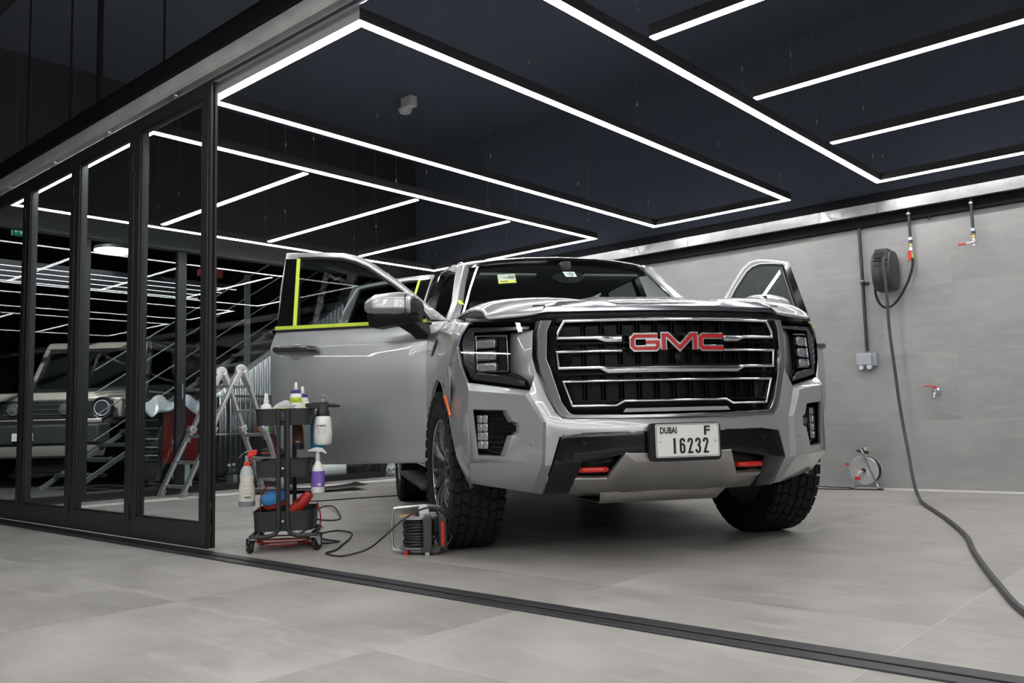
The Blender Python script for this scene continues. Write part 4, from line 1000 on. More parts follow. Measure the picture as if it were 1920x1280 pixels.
for yy in (-.213,.213):
    for s in (1,-1):
        p = [(s*.024,yy,.765),(s*.024,yy,.30),(s*.024,yy,.16),(s*.030,yy,.115),(s*.055,yy,.092),(s*.10,yy,.085),(s*.165,yy*.97,.085)]
        MB().tube(smooth_path(p,5), .0125, 10).build('frame_tube', TROL, tr)
    for z in (.725,.445,.165): MB().lathe([(.001,-.004),(.006,-.004),(.007,0),(.007,.006)], 10, o=(0,yy-(.012 if yy < 0 else -.012),z), ax='y').build('bolt', CHR, tr)
    MB().box(-.03,.03,yy-.004,yy+.004,.70,.75).build('tube_bracket', TROL, tr)
for s in (1,-1): MB().tube([(s*.168,-.205,.085),(s*.168,.205,.085)], .0115, 8).build('base_bar', TROL, tr)
for x, y, a in ((-.165,-.205,.5),(.165,-.205,-.6),(-.165,.205,.3),(.165,.205,1.9)):
    cw = MB().lathe([(.012,-.011),(.030,-.012),(.034,-.006),(.034,.006),(.030,.012),(.012,.011)], 20, ax='x').build('caster_wheel', RUB, tr)
    off = Vector((0,.018,0)); off.rotate(Matrix.Rotation(a,3,'Z')); cw.location = (x+off.x, y+off.y, .034); cw.rotation_euler = (0,0,a)
    f = MB().loft([[(sx*.017,-.022,.075),(sx*.017,.022,.075),(sx*.02,.022,.075),(sx*.02,-.022,.075)] if k == 0 else [(sx*.016,.010,.03),(sx*.016,.026,.03),(sx*.019,.026,.03),(sx*.019,.010,.03)] for sx in (1,) for k in (0,1)])
    f.loft([[(-.017,-.022,.075),(-.017,.022,.075),(-.02,.022,.075),(-.02,-.022,.075)],[(-.016,.010,.03),(-.016,.026,.03),(-.019,.026,.03),(-.019,.010,.03)]])
    f.box(-.021,.021,-.022,.022,.073,.079)
    fo = f.build('caster_fork', CHR, tr); fo.location = (x,y,-.0); fo.rotation_euler = (0,0,a)
# ---- bottles
LABW = mat('bottle_white', (.80,.80,.78), .35); LABT = mat('print_grey', (.25,.25,.26), .6); LABK = mat('print_black', (.02,.02,.022), .5)
def curved(mbx, cx, cy, r, a0, z0):      # wrap flat lettering (x,z) round a bottle of radius r, facing angle a0
    mbx.v = [(cx+(r+.0012-y)*math.cos(a0+x/r), cy+(r+.0012-y)*math.sin(a0+x/r), z0+z) for x,y,z in mbx.v]; return mbx
def flat(w, h): 
    n = max(2, int(w/.006)); m = MB(); m.sheet([[(-w/2+w*i/n,0,0) for i in range(n+1)],[(-w/2+w*i/n,0,h) for i in range(n+1)]]); return m
FA = math.radians(-95)           # angle towards the camera in trolley space
def bottle(name, label, cat, x, y, z, prof, m, group=None, caps=(), n=24):
    t = thing(name, label, cat, tpt(x,y,z), TRA, group); MB().lathe(prof, n).build('body', m, t); return t
# white pump sprayer hanging on the right rim
t = bottle('pump_sprayer', 'white pump sprayer with black head and red-and-black lettering on the trolley side', 'sprayer', .205, -.10, .56, [(.02,.0),(.043,.004),(.049,.018),(.051,.06),(.048,.115),(.042,.15),(.034,.165)], LABW)
MB().lathe([(.036,.150),(.037,.156),(.036,.190),(.028,.205),(.024,.235),(.001,.236)], 24).build('collar', DARK, t)
MB().lathe([(.008,.225),(.008,.262),(.020,.268),(.020,.274),(.001,.275)], 16).build('pump_knob', mat('pump_grey', (.35,.37,.40), .4), t)
MB().loft([[(-.095,-.012,.215),(-.095,.012,.215),(-.095,.012,.232),(-.095,-.012,.232)],[(-.05,-.018,.200),(-.05,.018,.200),(-.05,.018,.238),(-.05,-.018,.238)],[(.03,-.018,.205),(.03,.018,.205),(.03,.018,.240),(.03,-.018,.240)]]).tube([(.02,0,.222),(.06,0,.220),(.085,0,.216),(.095,0,.214)], .010, 8, radii=[.013,.012,.008,.006]).build('spray_head', DARK, t, bevel=.003)
curved(letters('WURTH', .012, .0008, width=.036, offset=.0006), 0, 0, .0505, FA+.10, .103).build('brand_lettering', LABK, t)
for a in (FA-.43, FA+1.22): curved(MB().box(-.004,.004,0,.0005,0,.0042).box(-.004,.004,0,.0005,.0062,.010), 0, 0, .0508, a, .103).build('brand_mark', mat('brand_red', (.75,.02,.03), .5), t)
pr = MB()
for k, (wd, xo) in enumerate(((.016,-.018),(.016,-.018),(.014,-.019),(.015,-.018),(.010,-.02))): n0 = len(pr.v); pr.add([(x+xo,y,z+.086-.008*k) for x,y,z in flat(wd,.0018).v], flat(wd,.0018).f)
for k, wd in enumerate((.026,.024,.02,.02)): pr.add([(x+.010,y,z+.086-.008*k) for x,y,z in flat(wd,.0018).v], flat(wd,.0018).f)
curved(pr, 0, 0, .0505, FA+.10, 0).build('label_print', LABT, t)
# blue bottle behind it
t = bottle('cleaner_bottle', 'clear blue bottle hanging behind the white pump sprayer', 'bottle', .165, .02, .525, [(.02,0),(.034,.003),(.036,.02),(.036,.15),(.02,.185),(.012,.20),(.012,.215)], mat('blue_liquid', (.03,.30,.50), .25, coat=.3))
MB().lathe([(.014,.205),(.014,.23),(.010,.24)], 16).build('cap', LABW, t)
# white and purple trigger spray on the right of the middle tray
t = bottle('spray_bottle', 'white trigger bottle with a purple label hanging on the middle tray', 'bottle', .178, -.13, .30, [(.02,0),(.034,.003),(.036,.015),(.036,.115),(.030,.145),(.016,.165),(.012,.175)], LABW, 'spray bottles hung on the trolley')
curved(flat(.115,.085), 0, 0, .0362, FA, .035).build('label', mat('label_purple', (.20,.12,.50), .5), t)
pr = MB()
for k in range(5): pr.add([(x+.012,y,z+.10-.011*k) for x,y,z in flat(.02,.0015).v], flat(.02,.0015).f)
curved(pr, 0, 0, .0372, FA+.2, 0).build('label_print', mat('label_lilac', (.45,.40,.70), .5), t)
curved(flat(.016,.012), 0, 0, .0372, FA+.35, .042).build('bar_code', LABW, t)
MB().lathe([(.013,.172),(.013,.200),(.010,.215),(.009,.232)], 14).loft([[(-.055,-.012,.228),(-.055,.012,.228),(-.055,.012,.234),(-.055,-.012,.234)],[(-.01,-.016,.226),(-.01,.016,.226),(-.01,.014,.250),(-.01,-.014,.250)],[(.025,-.015,.222),(.025,.015,.222),(.025,.012,.245),(.025,-.012,.245)],[(.048,-.008,.210),(.048,.008,.210),(.048,.008,.222),(.048,-.008,.222)]]).build('trigger_head', mat('clear_plastic_white', (.62,.65,.67), .25), t, bevel=.004)
# grey and white trigger bottle on the left
t = bottle('spray_bottle', 'milky trigger bottle with a red nozzle and grey base hanging at the trolley left', 'bottle', -.195, -.15, .245, [(.02,.0),(.041,.003),(.043,.012),(.0435,.03),(.042,.10),(.036,.135),(.038,.165),(.030,.195),(.018,.215),(.014,.225)], mat('milky_plastic', (.62,.60,.55), .4), 'spray bottles hung on the trolley')
MB().lathe([(.0415,.0),(.0440,.012),(.0445,.028),(.043,.0285)], 24).build('base_band', mat('base_grey', (.22,.23,.25), .5), t)
MB().lathe([(.0385,.165),(.031,.196),(.019,.216),(.0155,.2165)], 24).build('shoulder', mat('shoulder_grey', (.42,.44,.48), .4), t)
MB().lathe([(.017,.214),(.018,.216),(.018,.236),(.014,.238)], 18).build('collar', mat('collar_red', (.70,.07,.03), .4), t)
MB().lathe([(.012,.236),(.012,.262),(.008,.272)], 12).build('neck', mat('base_grey'), t)
MB().loft([[(.0,-.010,.262),(.0,.010,.262),(.0,.010,.280),(.0,-.010,.280)],[(.025,-.011,.262),(.025,.011,.262),(.02,.011,.300),(.02,-.011,.300)],[(.05,-.008,.275),(.05,.008,.275),(.055,.008,.300),(.055,-.008,.300)]]).tube([(.012,0,.270),(.022,0,.250),(.020,0,.235)], .006, 6).build('trigger', mat('trigger_red', (.68,.03,.03), .35), t, bevel=.003)
MB().tube(smooth_path([(.04,0,.292),(.0,0,.292),(-.025,0,.278),(-.042,0,.258)],4), .0028, 6).build('drip_hose', WIRE, t)
pr = MB()
for k in range(7): pr.add([(x-.012+.0048*k,y,z) for x,y,z in flat(.003,.010).v], flat(.003,.010).f)
for z in (.065,.085,.105): pr.add([(x,y,z-.04+q*0+zz) for (x,y,zz) in flat(.05,.0012).v for q in (0,)], flat(.05,.0012).f)
curved(pr, 0, 0, .0438, FA+.25, .045).build('label_print', LABK, t)
# brown bottle under the top tray
t = bottle('polish_bottle', 'brown bottle with dark cap hanging upside down under the top tray', 'bottle', .055, .10, .535, [(.018,0),(.034,.002),(.034,.03),(.033,.032)], mat('navy_cap', (.012,.014,.03), .4))
MB().lathe([(.031,.03),(.033,.036),(.031,.09),(.026,.13),(.016,.15),(.001,.151)], 24).build('label_sleeve', mat('brown_label', (.17,.065,.035), .45), t)
curved(flat(.026,.010), 0, 0, .0335, FA+.1, .04).build('bar_code', mat('barcode_grey', (.55,.58,.62), .5), t)
# bottles standing in the top tray
t = bottle('pump_bottle', 'small white pump bottle with an orange label on the top tray', 'bottle', -.115, .02, .680, [(.02,0),(.032,.003),(.033,.02),(.033,.095),(.026,.112),(.013,.118)], LABW, 'bottles standing in the top tray')
MB().lathe([(.0335,.03),(.0338,.032),(.0338,.088),(.0335,.09)], 24, caps=False).build('label', mat('label_orange', (.75,.22,.05), .5), t)
MB().lathe([(.015,.115),(.015,.138),(.012,.140),(.011,.172),(.007,.178),(.001,.178)], 16).build('pump_cap', WHITE, t)
PURC = mat('cap_purple', (.06,.045,.22), .4)
for k, (x, y, lab) in enumerate(((.055,-.05,'white squeeze bottle with lime band and purple cap, front one on trolley'), (.085,.03,'white squeeze bottle with purple cap standing behind the lime-banded one'))):
    t = bottle('squeeze_bottle', lab, 'bottle', x, y, .680, [(.02,0),(.031,.003),(.032,.015),(.032,.160-.02*k),(.026,.172-.02*k)], LABW, 'bottles standing in the top tray')
    MB().lathe([(.027,.168-.02*k),(.027,.188-.02*k),(.020,.192-.02*k),(.011,.194-.02*k)], 20).build('cap', PURC, t)
    MB().lathe([(.010,.190-.02*k),(.009,.205-.02*k),(.010,.206-.02*k),(.008,.228-.02*k),(.004,.234-.02*k),(.001,.234-.02*k)], 14).build('nozzle', WHITE, t)
    if k == 0:
        MB().lathe([(.0323,.120),(.0327,.121),(.0327,.147),(.0323,.148)], 24, caps=False).build('label_band', mat('label_lime', (.50,.68,.03), .5), t)
        curved(letters('total', .014, .0006, width=.026), 0, 0, .0328, FA-.12, .127).build('label_lettering', mat('lime_print', (.25,.38,.03), .5), t)
        pr = MB()
        for z, wd in ((.104,.012),(.100,.026),(.088,.012),(.084,.024)): pr.add([(x-.004,y,zz+z) for x,y,zz in flat(wd,.0022).v], flat(wd,.0022).f)
        curved(pr, 0, 0, .0322, FA, 0).build('label_print', LABK, t)
# cloths in the top tray
def cloth(name, label, pts, m, cat='cloth'):
    t = MB(); rows = []
    for k, (x, y, z, rx, rz) in enumerate(pts):
        rows.append([(x, y+ry*.04, z+rz*c) for c, ry in ((-1,-.2),(-.5,-1),(.3,-.95),(.9,-.4),(1.0,.1),(.7,.7),(-.2,1),(-.9,.5))])
    t.loft(rows); o = t.build(name, m, None, sub=1); o.matrix_world = TRM; return tag(o, label, cat, 'cloths and mitts in the top tray')
cloth('wash_mitt', 'pale grey microfibre mitt slumped on the trolley top tray', [(-.085,-.06,.745,.03,.012),(-.06,-.06,.762,.03,.03),(-.01,-.06,.775,.03,.042),(.02,-.06,.778,.03,.044),(.035,-.06,.755,.03,.03)], mat('microfibre_grey', (.45,.44,.47), .95, bump=(120,.5,4)))
cloth('folded_towel', 'lime-yellow towel folded at the right of the squeeze bottle', [(.095,-.07,.735,.03,.02),(.105,-.07,.758,.03,.045),(.125,-.07,.768,.03,.045),(.138,-.07,.76,.03,.03)], mat('microfibre_lime', (.62,.72,.36), .95, bump=(120,.5,4)))
cloth('folded_towel', 'bright green cloth edge just showing over the tray rim', [(-.055,-.11,.745,.02,.01),(-.03,-.11,.757,.02,.016),(.01,-.11,.758,.02,.016),(.025,-.11,.745,.02,.01)], mat('microfibre_green', (.42,.66,.05), .95, bump=(120,.5,4)))
# polisher with blue pad in the bottom tray
t = thing('polishing_machine', 'red polishing machine with a round blue foam pad in the bottom tray', 'polisher', tpt(-.04,-.06,.215), TRA)
tilt = Matrix.Translation((-.02,-.02,.055)) @ Matrix.Rotation(math.radians(-14),4,'Y') @ Matrix.Rotation(math.radians(12),4,'X')
MB().lathe([(.05,-.012),(.067,-.008),(.072,.012),(.066,.032),(.045,.044),(.012,.048),(.001,.048)], 32).xform(tilt).build('foam_pad', mat('foam_blue', (.06,.26,.62), .8, bump=(150,.4,3)), t)
MB().lathe([(.060,-.036),(.066,-.030),(.066,-.016),(.055,-.012)], 28).xform(tilt).build('backing_plate', mat('tool_red_dark', (.40,.03,.02), .45), t)
REDT = mat('tool_red', (.55,.035,.025), .4)
MB().tube([(.045,-.02,-.035),(.09,-.03,-.005),(.14,-.04,.045),(.175,-.045,.085)], .03, 14, radii=[.034,.036,.033,.024]).build('motor_body', REDT, t)
MB().tube([(.03,-.02,-.05),(.055,-.025,-.03),(.07,-.03,-.015)], .034, 14, radii=[.030,.037,.036]).build('gear_head', DARK, t)
MB().box(-.012,.012,-.006,.006,0,.008).xform(Matrix.Translation((.115,-.065,.045)) @ Matrix.Rotation(math.radians(-45),4,'Y')).build('switch', DARK, t)
# red power lead: hangs from the middle tray, coils under the trolley
REDC = mat('red_cable', (.42,.03,.03), .45)
def cable(name, label, pts, r, m, group=None, k=6, n=7):
    return tag(MB().tube(smooth_path(pts,k), r, n).build(name, m), label, 'cable', group)
cable('power_cord', 'thin red cord looping down beside the ladder behind the trolley tubes', [tpt(*p) for p in ((-.07,.02,.668),(-.078,.03,.60),(-.068,.03,.53),(-.045,.03,.475),(-.03,.04,.42))], .0035, REDC)
pts = []
for k in range(46):
    a = k*.42; rr = .10+.012*math.sin(k*.9)+.0009*k; pts.append(tpt(.0+rr*1.25*math.cos(a), .0+rr*math.sin(a), .012+.0011*k))
cable('power_cord', 'red power cord coiled on the floor under the trolley', [tpt(.165,.0,.24),tpt(.185,-.02,.17),tpt(.175,-.01,.09)]+pts, .0042, REDC, k=3)
cable('power_cord', 'red cord hanging from the left side of the middle tray', [tpt(-.04,.06,.37),tpt(-.10,.07,.345),tpt(-.145,.07,.29),tpt(-.15,.05,.20),tpt(-.16,.0,.12),tpt(-.13,-.03,.04)], .0042, REDC)

# ================================================================ cable reels and cords
t = thing('cable_reel', 'black cable reel in a steel tube frame with a red strip, beside the front tyre', 'cable reel', (-3.365,3.03,0), math.radians(44))
BC = mat('black_cable', (.014,.014,.015), .45)
MB().lathe([(.001,.028),(.098,.028),(.10,.032),(.10,.038),(.001,.038)], 36).build('lower_flange', mat('reel_grey', (.25,.26,.28), .4, .4), t)
MB().lathe([(.001,.178),(.098,.178),(.10,.182),(.10,.19),(.001,.192)], 36).build('upper_flange', mat('flange_steel', (.62,.63,.64), .35, .6), t)
MB().lathe([(.05,.038),(.05,.178)], 24, caps=False).build('drum', DARK, t)
for k in range(9): 
    rr = .073+.004*math.sin(k*2.1)
    MB().tube([(rr*math.cos(a), rr*math.sin(a), .048+.0145*k+.002*math.sin(3*a+k)) for a in [2*math.pi*j/28 for j in range(28)]], .0078, 8, close=True).build('cable_turn', BC, t)
fr = [(-.02,.0,.20),(-.10,.0,.232),(-.125,.0,.228),(-.135,.0,.21),(-.138,.0,.12),(-.135,.0,.035),(-.125,.0,.018),(-.10,-.02,.016),(.0,-.06,.016),(.06,-.07,.016)]
MB().tube(smooth_path([(.11,.05,.225),(.05,.03,.238),(-.03,.01,.237),(-.11,.0,.232),(-.132,.0,.215),(-.138,.0,.12),(-.134,.0,.035),(-.115,-.01,.017),(-.02,-.055,.016),(.07,-.09,.016),(.115,-.06,.016),(.12,.03,.016)],5), .0075, 10).build('tube_frame', STEEL, t)
MB().box(.03,.075,-.125,-.085,.02,.195).build('front_post', mat('reel_post_grey', (.055,.057,.062), .45), t, bevel=.006)
MB().box(.118,.138,-.09,-.07,.03,.165).build('red_post', mat('reel_red', (.62,.03,.025), .4), t, bevel=.004)
MB().box(.108,.150,-.075,-.04,.018,.195).build('rear_post', mat('reel_post_grey'), t, bevel=.006)
MB().box(.02,.115,-.115,-.095,.015,.04).build('cross_bar', mat('reel_post_grey'), t, bevel=.003)
MB().lathe([(.001,.0),(.012,.0),(.014,.012),(.010,.022)], 12, o=(.05,-.108,0)).build('foot', mat('foot_grey', (.35,.36,.38), .5), t)
MB().lathe([(.001,.0),(.010,.0),(.010,.03)], 12, o=(-.06,-.06,0)).build('foot', mat('reel_red'), t)
for x, y in ((.02,-.03),(.07,.02),(-.01,.04)): MB().lathe([(.001,.191),(.022,.191),(.022,.202),(.018,.203),(.001,.198)], 16, o=(x,y,0)).build('socket', mat('socket_grey', (.5,.51,.52), .4), t)
MB().loft([[(.00,-.05,.20),(.06,-.05,.20),(.06,-.01,.20),(.00,-.01,.20)],[(.005,-.05,.235),(.055,-.05,.235),(.055,-.012,.235),(.005,-.012,.235)],[(.02,-.045,.248),(.045,-.045,.248),(.045,-.02,.248),(.02,-.02,.248)]]).build('plug', mat('plug_white', (.72,.73,.72), .4), t, bevel=.005)
MB().box(-.012,.006,-.055,-.035,.19,.222).build('plug_black', DARK, t, bevel=.003)
MB().prism([(-.095+.05*0+x, y, .193) for x, y in ((-.0,-.02),(.055,-.045),(.06,.01),(.02,.03))], (0,0,.0015)).build('warning_sticker', mat('sticker_orange', (.85,.45,.03), .5), t)
MB().lathe([(.001,.192),(.006,.192),(.006,.202),(.001,.204)], 10, o=(-.02,-.03,0)).build('reset_button', mat('reel_red'), t)
def rp(x, y, z): return tuple(Matrix.Translation((-3.365,3.03,0)) @ Matrix.Rotation(math.radians(44),4,'Z') @ Vector((x,y,z)))
cable('extension_cord', 'black extension cord curving over the floor between trolley and reel', [rp(.03,-.09,.06),rp(.13,-.10,.04),rp(.175,-.10,.10),rp(.15,-.09,.19),rp(.06,-.10,.238),rp(-.06,-.12,.19),rp(-.17,-.16,.10),(-3.53,2.82,.03),(-3.60,2.715,.006),(-3.75,2.73,.006),(-3.80,2.83,.006),(-3.95,2.99,.006),(-4.12,3.17,.006),(-4.33,3.34,.006),(-4.50,3.36,.006),(-4.45,3.20,.006),(-4.22,3.06,.008),(-4.02,3.02,.012),(-4.10,2.93,.006),(-4.25,2.90,.006)], .0052, BC)
cable('extension_cord', 'thin black cord lying across the floor towards the rear wheel', [(-5.1,3.35,.005),(-5.9,3.95,.005),(-6.5,4.42,.005),(-6.44,4.7,.005),(-6.35,5.03,.005),(-6.2,5.36,.005),(-5.9,5.9,.005)], .006, BC)
cable('extension_cord', 'short black cord loop on the floor right of the trolley', [(-4.55,3.10,.006),(-5.0,3.55,.006),(-5.75,4.10,.006),(-5.98,4.36,.006),(-5.6,4.16,.03),(-5.1,3.84,.006),(-5.05,3.70,.006),(-5.35,3.72,.006)], .006, BC)
# ---- cable reel by the wall
t = thing('cable_reel', 'round silver cable reel on a tube stand at the foot of the tiled wall', 'cable reel', (-2.715,7.70,0), 0)
MB().lathe([(.001,-.055),(.122,-.055),(.126,-.05),(.126,-.046),(.001,-.046)], 40, o=(-.01,0,.163), ax='y').build('front_flange', mat('flange_zinc', (.74,.75,.76), .3, .6), t)
MB().lathe([(.001,.046),(.126,.046),(.126,.055),(.001,.055)], 40, o=(-.01,0,.163), ax='y').build('rear_flange', mat('flange_zinc'), t)
for k in range(6): MB().tube([(-.01+.112*math.cos(a), -.038+.015*k, .163+.112*math.sin(a)) for a in [2*math.pi*j/32 for j in range(32)]], .008, 7, close=True).build('cable_turn', BC, t)
MB().lathe([(.001,-.068),(.018,-.068),(.02,-.05)], 16, o=(-.01,0,.163), ax='y').build('hub', DARK, t)
MB().tube(smooth_path([(-.012,-.075,.335),(.0,-.085,.325),(.05,-.085,.20),(.10,-.085,.06),(.118,-.08,.018),(.118,.06,.012)],4), .009, 10).build('stand_tube', STEEL, t)
MB().tube(smooth_path([(-.01,-.075,.165),(-.04,-.085,.12),(-.085,-.085,.04),(-.105,-.08,.018),(-.105,.06,.012)],4), .009, 10).build('stand_tube', STEEL, t)
MB().tube([(-.105,-.08,.012),(.118,-.08,.012)], .008, 8).build('stand_tube', STEEL, t)
for x in (-.11,.125): MB().box(x-.02,x+.02,-.09,-.06,0,.014).build('foot', DARK, t, bevel=.004)
MB().loft([[(-.05,-.09,.325),(.045,-.09,.305),(.045,-.05,.305),(-.05,-.05,.325)],[(-.05,-.09,.345),(.045,-.09,.330),(.045,-.05,.330),(-.05,-.05,.345)]]).build('handle', DARK, t, bevel=.006)
MB().box(.012,.035,-.085,-.055,.338,.362).build('plug', mat('plug_cream', (.6,.55,.45), .4), t, bevel=.004)
MB().box(-.002,.014,-.085,-.060,.338,.355).build('plug_black', DARK, t, bevel=.003)
MB().lathe([(.001,-.012),(.012,-.012),(.012,.012),(.001,.012)], 12, o=(-.145,-.06,.215), ax='y').build('crank_knob', mat('reel_red'), t)
MB().box(-.075,-.03,-.098,-.088,.085,.112).build('red_clip', mat('reel_red'), t, bevel=.003)
for x, z, a in ((-.055,.13,.4),(.03,.15,-.2)): MB().box(-.014,.014,0,.001,-.03,.03).xform(Matrix.Translation((x,-.0565,z)) @ Matrix.Rotation(a,4,'Y')).build('paper_tag', mat('tag_paper', (.72,.72,.70), .6), t)
cable('extension_cord', 'thin black cord running along the foot of the wall to the silver reel', [(-4.2,7.72,.005),(-3.6,7.74,.005),(-3.1,7.72,.005),(-2.80,7.70,.006)], .006, BC)
cable('extension_cord', 'black cord lying just in front of the wall cord', [(-4.4,7.40,.005),(-3.6,7.46,.005),(-3.1,7.50,.005),(-2.75,7.57,.005),(-2.55,7.60,.005)], .006, BC)
# ================================================================ fittings on the tiled wall
WY = WALL_Y
PIPE = mat('black_pipe', (.028,.029,.032), .4)
t = thing('conduit_pipe', 'long black vertical conduit running down to the grey socket box', 'pipe', (-2.695, WY-.03, 0))
MB().tube([(0,0,1.21),(0,0,2.42)], .0145, 12).build('pipe', PIPE, t)
MB().lathe([(.016,1.815),(.020,1.818),(.020,1.835),(.016,1.838)], 14).box(-.006,.05,.0,.028,1.818,1.834).build('clip', DARK, t)
MB().lathe([(.017,1.838),(.018,1.84),(.018,1.852),(.015,1.855)], 14).build('coupling', STEEL, t)
t = thing('socket_box', 'grey weatherproof double socket box on the wall', 'socket', (-2.70, WY-.002, 1.13))
JB = mat('junction_grey', (.33,.36,.42), .45, noise=(40,.1,3))
MB().box(-.085,.085,-.045,0,-.055,.065).build('back_box', JB, t, bevel=.006)
MB().box(-.082,.050,-.075,-.045,-.045,.060).build('lid', mat('junction_lid', (.42,.45,.50), .3, noise=(60,.12,3)), t, bevel=.01)
for x in (-.045,.025): MB().lathe([(.001,-.02),(.022,-.02),(.022,.012),(.018,.014)], 14, o=(x,-.05,-.062), ax='y').build('socket_cap', mat('cap_grey', (.60,.62,.66), .4), t)
def valve_pipe(x, zv, lever, label):
    t = thing('valve_pipe', label, 'valve', (x, WY-.06, 0), 0, 'valve pipes under the trunking')
    MB().lathe([(.016,2.372),(.020,2.376),(.020,2.39),(.013,2.395)], 14).build('pipe_nut', STEEL, t)
    MB().tube([(0,0,2.42),(0,0,zv+.13)], .0125, 12).build('pipe', PIPE, t)
    MB().lathe([(.014,zv+.125),(.019,zv+.128),(.019,zv+.150),(.015,zv+.153)], 14).build('union_nut', mat('zinc_blue', (.55,.66,.78), .3, .8), t)
    MB().lathe([(.015,zv+.105),(.0165,zv+.107),(.0165,zv+.125),(.014,zv+.128)], 14).build('union_collar', mat('navy_seal', (.02,.03,.09), .4), t)
    MB().lathe([(.011,zv+.07),(.0155,zv+.075),(.0155,zv+.085),(.012,zv+.09),(.0145,zv+.095),(.0145,zv+.105)], 14).build('brass_nipple', mat('brass', (.62,.46,.16), .3, .9), t)
    MB().lathe([(.010,zv),(.015,zv+.004),(.013,zv+.02),(.019,zv+.032),(.019,zv+.045),(.013,zv+.058),(.015,zv+.072)], 14).build('ball_valve', mat('nickel', (.72,.72,.72), .25, .9), t)
    if lever:
        MB().box(-.06,.006,-.030,-.024,zv+.028,zv+.036).build('lever', STEEL, t, bevel=.002)
        MB().box(-.115,-.055,-.033,-.021,zv+.018,zv+.034).build('lever_grip', RED, t, bevel=.004)
    else:
        MB().box(-.022,.004,-.034,-.022,zv-.055,zv+.03).build('lever_grip', RED, t, bevel=.004)
        MB().lathe([(.012,zv-.03),(.0135,zv-.028),(.0135,zv),(.010,zv+.003)], 12, o=(.006,0,0)).build('hose_fitting', mat('brass'), t)
    return t
valve_pipe(-2.255, 2.02, False, 'black pipe with red lever valve feeding the hose reel')
valve_pipe(-1.76, 2.015, True, 'black pipe ending in a valve with a sideways red lever')
# hose reel
t = thing('hose_reel', 'dark grey enclosed hose reel mounted on the tiled wall', 'hose reel', (-2.445, WY, 1.885), 0)
HR_ = mat('reel_charcoal', (.036,.038,.043), .45)
oc = [(-.115,.10),(-.07,.145),(.01,.17),(.085,.165),(.12,.12),(.13,.02),(.115,-.09),(.07,-.155),(-.05,-.165),(-.10,-.12),(-.13,-.02)]
prof = [(.0,.155),(.0,.155)]
m = MB()
def rr(k, y): return [(x, y, z) for x, z in [(.085*k*a, .19*b) for a, b in ()]]
def ringxz(w, h, y, dx=0): return [(dx+w*math.copysign(abs(math.cos(a))**.7, math.cos(a)), y, h*math.copysign(abs(math.sin(a))**.7, math.sin(a))) for a in [2*math.pi*j/24 for j in range(24)]]
def ringyz(x, ry, rz, cy=-.17): return [(x, cy+ry*math.copysign(abs(math.cos(a))**.8, math.cos(a)), rz*math.copysign(abs(math.sin(a))**.8, math.sin(a))) for a in [2*math.pi*j/28 for j in range(28)]]
MB().loft([ringyz(-.085,.10,.14), ringyz(-.078,.135,.17), ringyz(-.03,.155,.185), ringyz(.03,.155,.185), ringyz(.078,.135,.17), ringyz(.085,.10,.14)]).build('housing', HR_, t, bevel=.004)
MB().hexa([(-.055,-.335,.075),(.065,-.335,.075),(.065,-.19,.075),(-.055,-.19,.075)], [(-.045,-.285,.185),(.055,-.285,.185),(.055,-.16,.19),(-.045,-.16,.19)]).build('hose_mouth', HR_, t, bevel=.006)
MB().box(-.035,.045,-.335,-.29,.095,.150).build('mouth_opening', DARK, t, bevel=.004)
for x in (-.052,.012): MB().box(x,x+.048,-.329,-.30,.032,.042).build('vent_slot', DARK, t)
MB().tube([(0,-.318,-.1),(0,-.328,-.02),(0,-.328,.06)], .003, 6).build('housing_rib', DARK, t)
MB().lathe([(.001,-.006),(.045,-.006),(.05,0)], 24, o=(-.086,-.17,0), ax='x').build('side_badge', mat('badge_grey', (.4,.41,.43), .4), t)
MB().box(-.05,.05,-.03,0,-.12,.14).build('wall_bracket', DARK, t, bevel=.004)
MB().tube([(-.02,-.17,.18),(-.01,-.17,.205),(.01,-.17,.205),(.02,-.17,.18)], .005, 8).build('hanging_eye', STEEL, t)
cable('feed_hose', 'short black hose looping from the red valve to the reel', [(-2.25,WY-.06,2.0),(-2.252,WY-.06,1.92),(-2.29,WY-.07,1.80),(-2.36,WY-.08,1.67),(-2.42,WY-.09,1.60),(-2.475,WY-.10,1.575),(-2.53,WY-.10,1.61),(-2.555,WY-.13,1.70),(-2.54,WY-.16,1.80)], .0105, BC)
HOSEM = mat('grey_black_hose', (.045,.046,.050), .5, noise=(60,.3,3))
cable('air_hose', 'long dark hose dropping from the reel and trailing across the floor', [(-2.405,WY-.30,2.00),(-2.40,WY-.345,1.955),(-2.394,WY-.352,1.80),(-2.391,WY-.350,1.60),(-2.39,WY-.348,1.35),(-2.364,WY-.355,.98),(-2.335,WY-.38,.67),(-2.27,WY-.48,.36),(-2.15,WY-.78,.12),(-1.97,WY-1.25,.025),(-1.73,6.08,.012),(-1.59,5.76,.012),(-1.42,5.35,.012),(-1.24,4.88,.012),(-1.10,4.42,.012),(-.97,4.03,.012),(-.84,3.66,.012),(-.65,3.16,.012),(-.40,2.75,.012)], .0125, HOSEM, n=10)
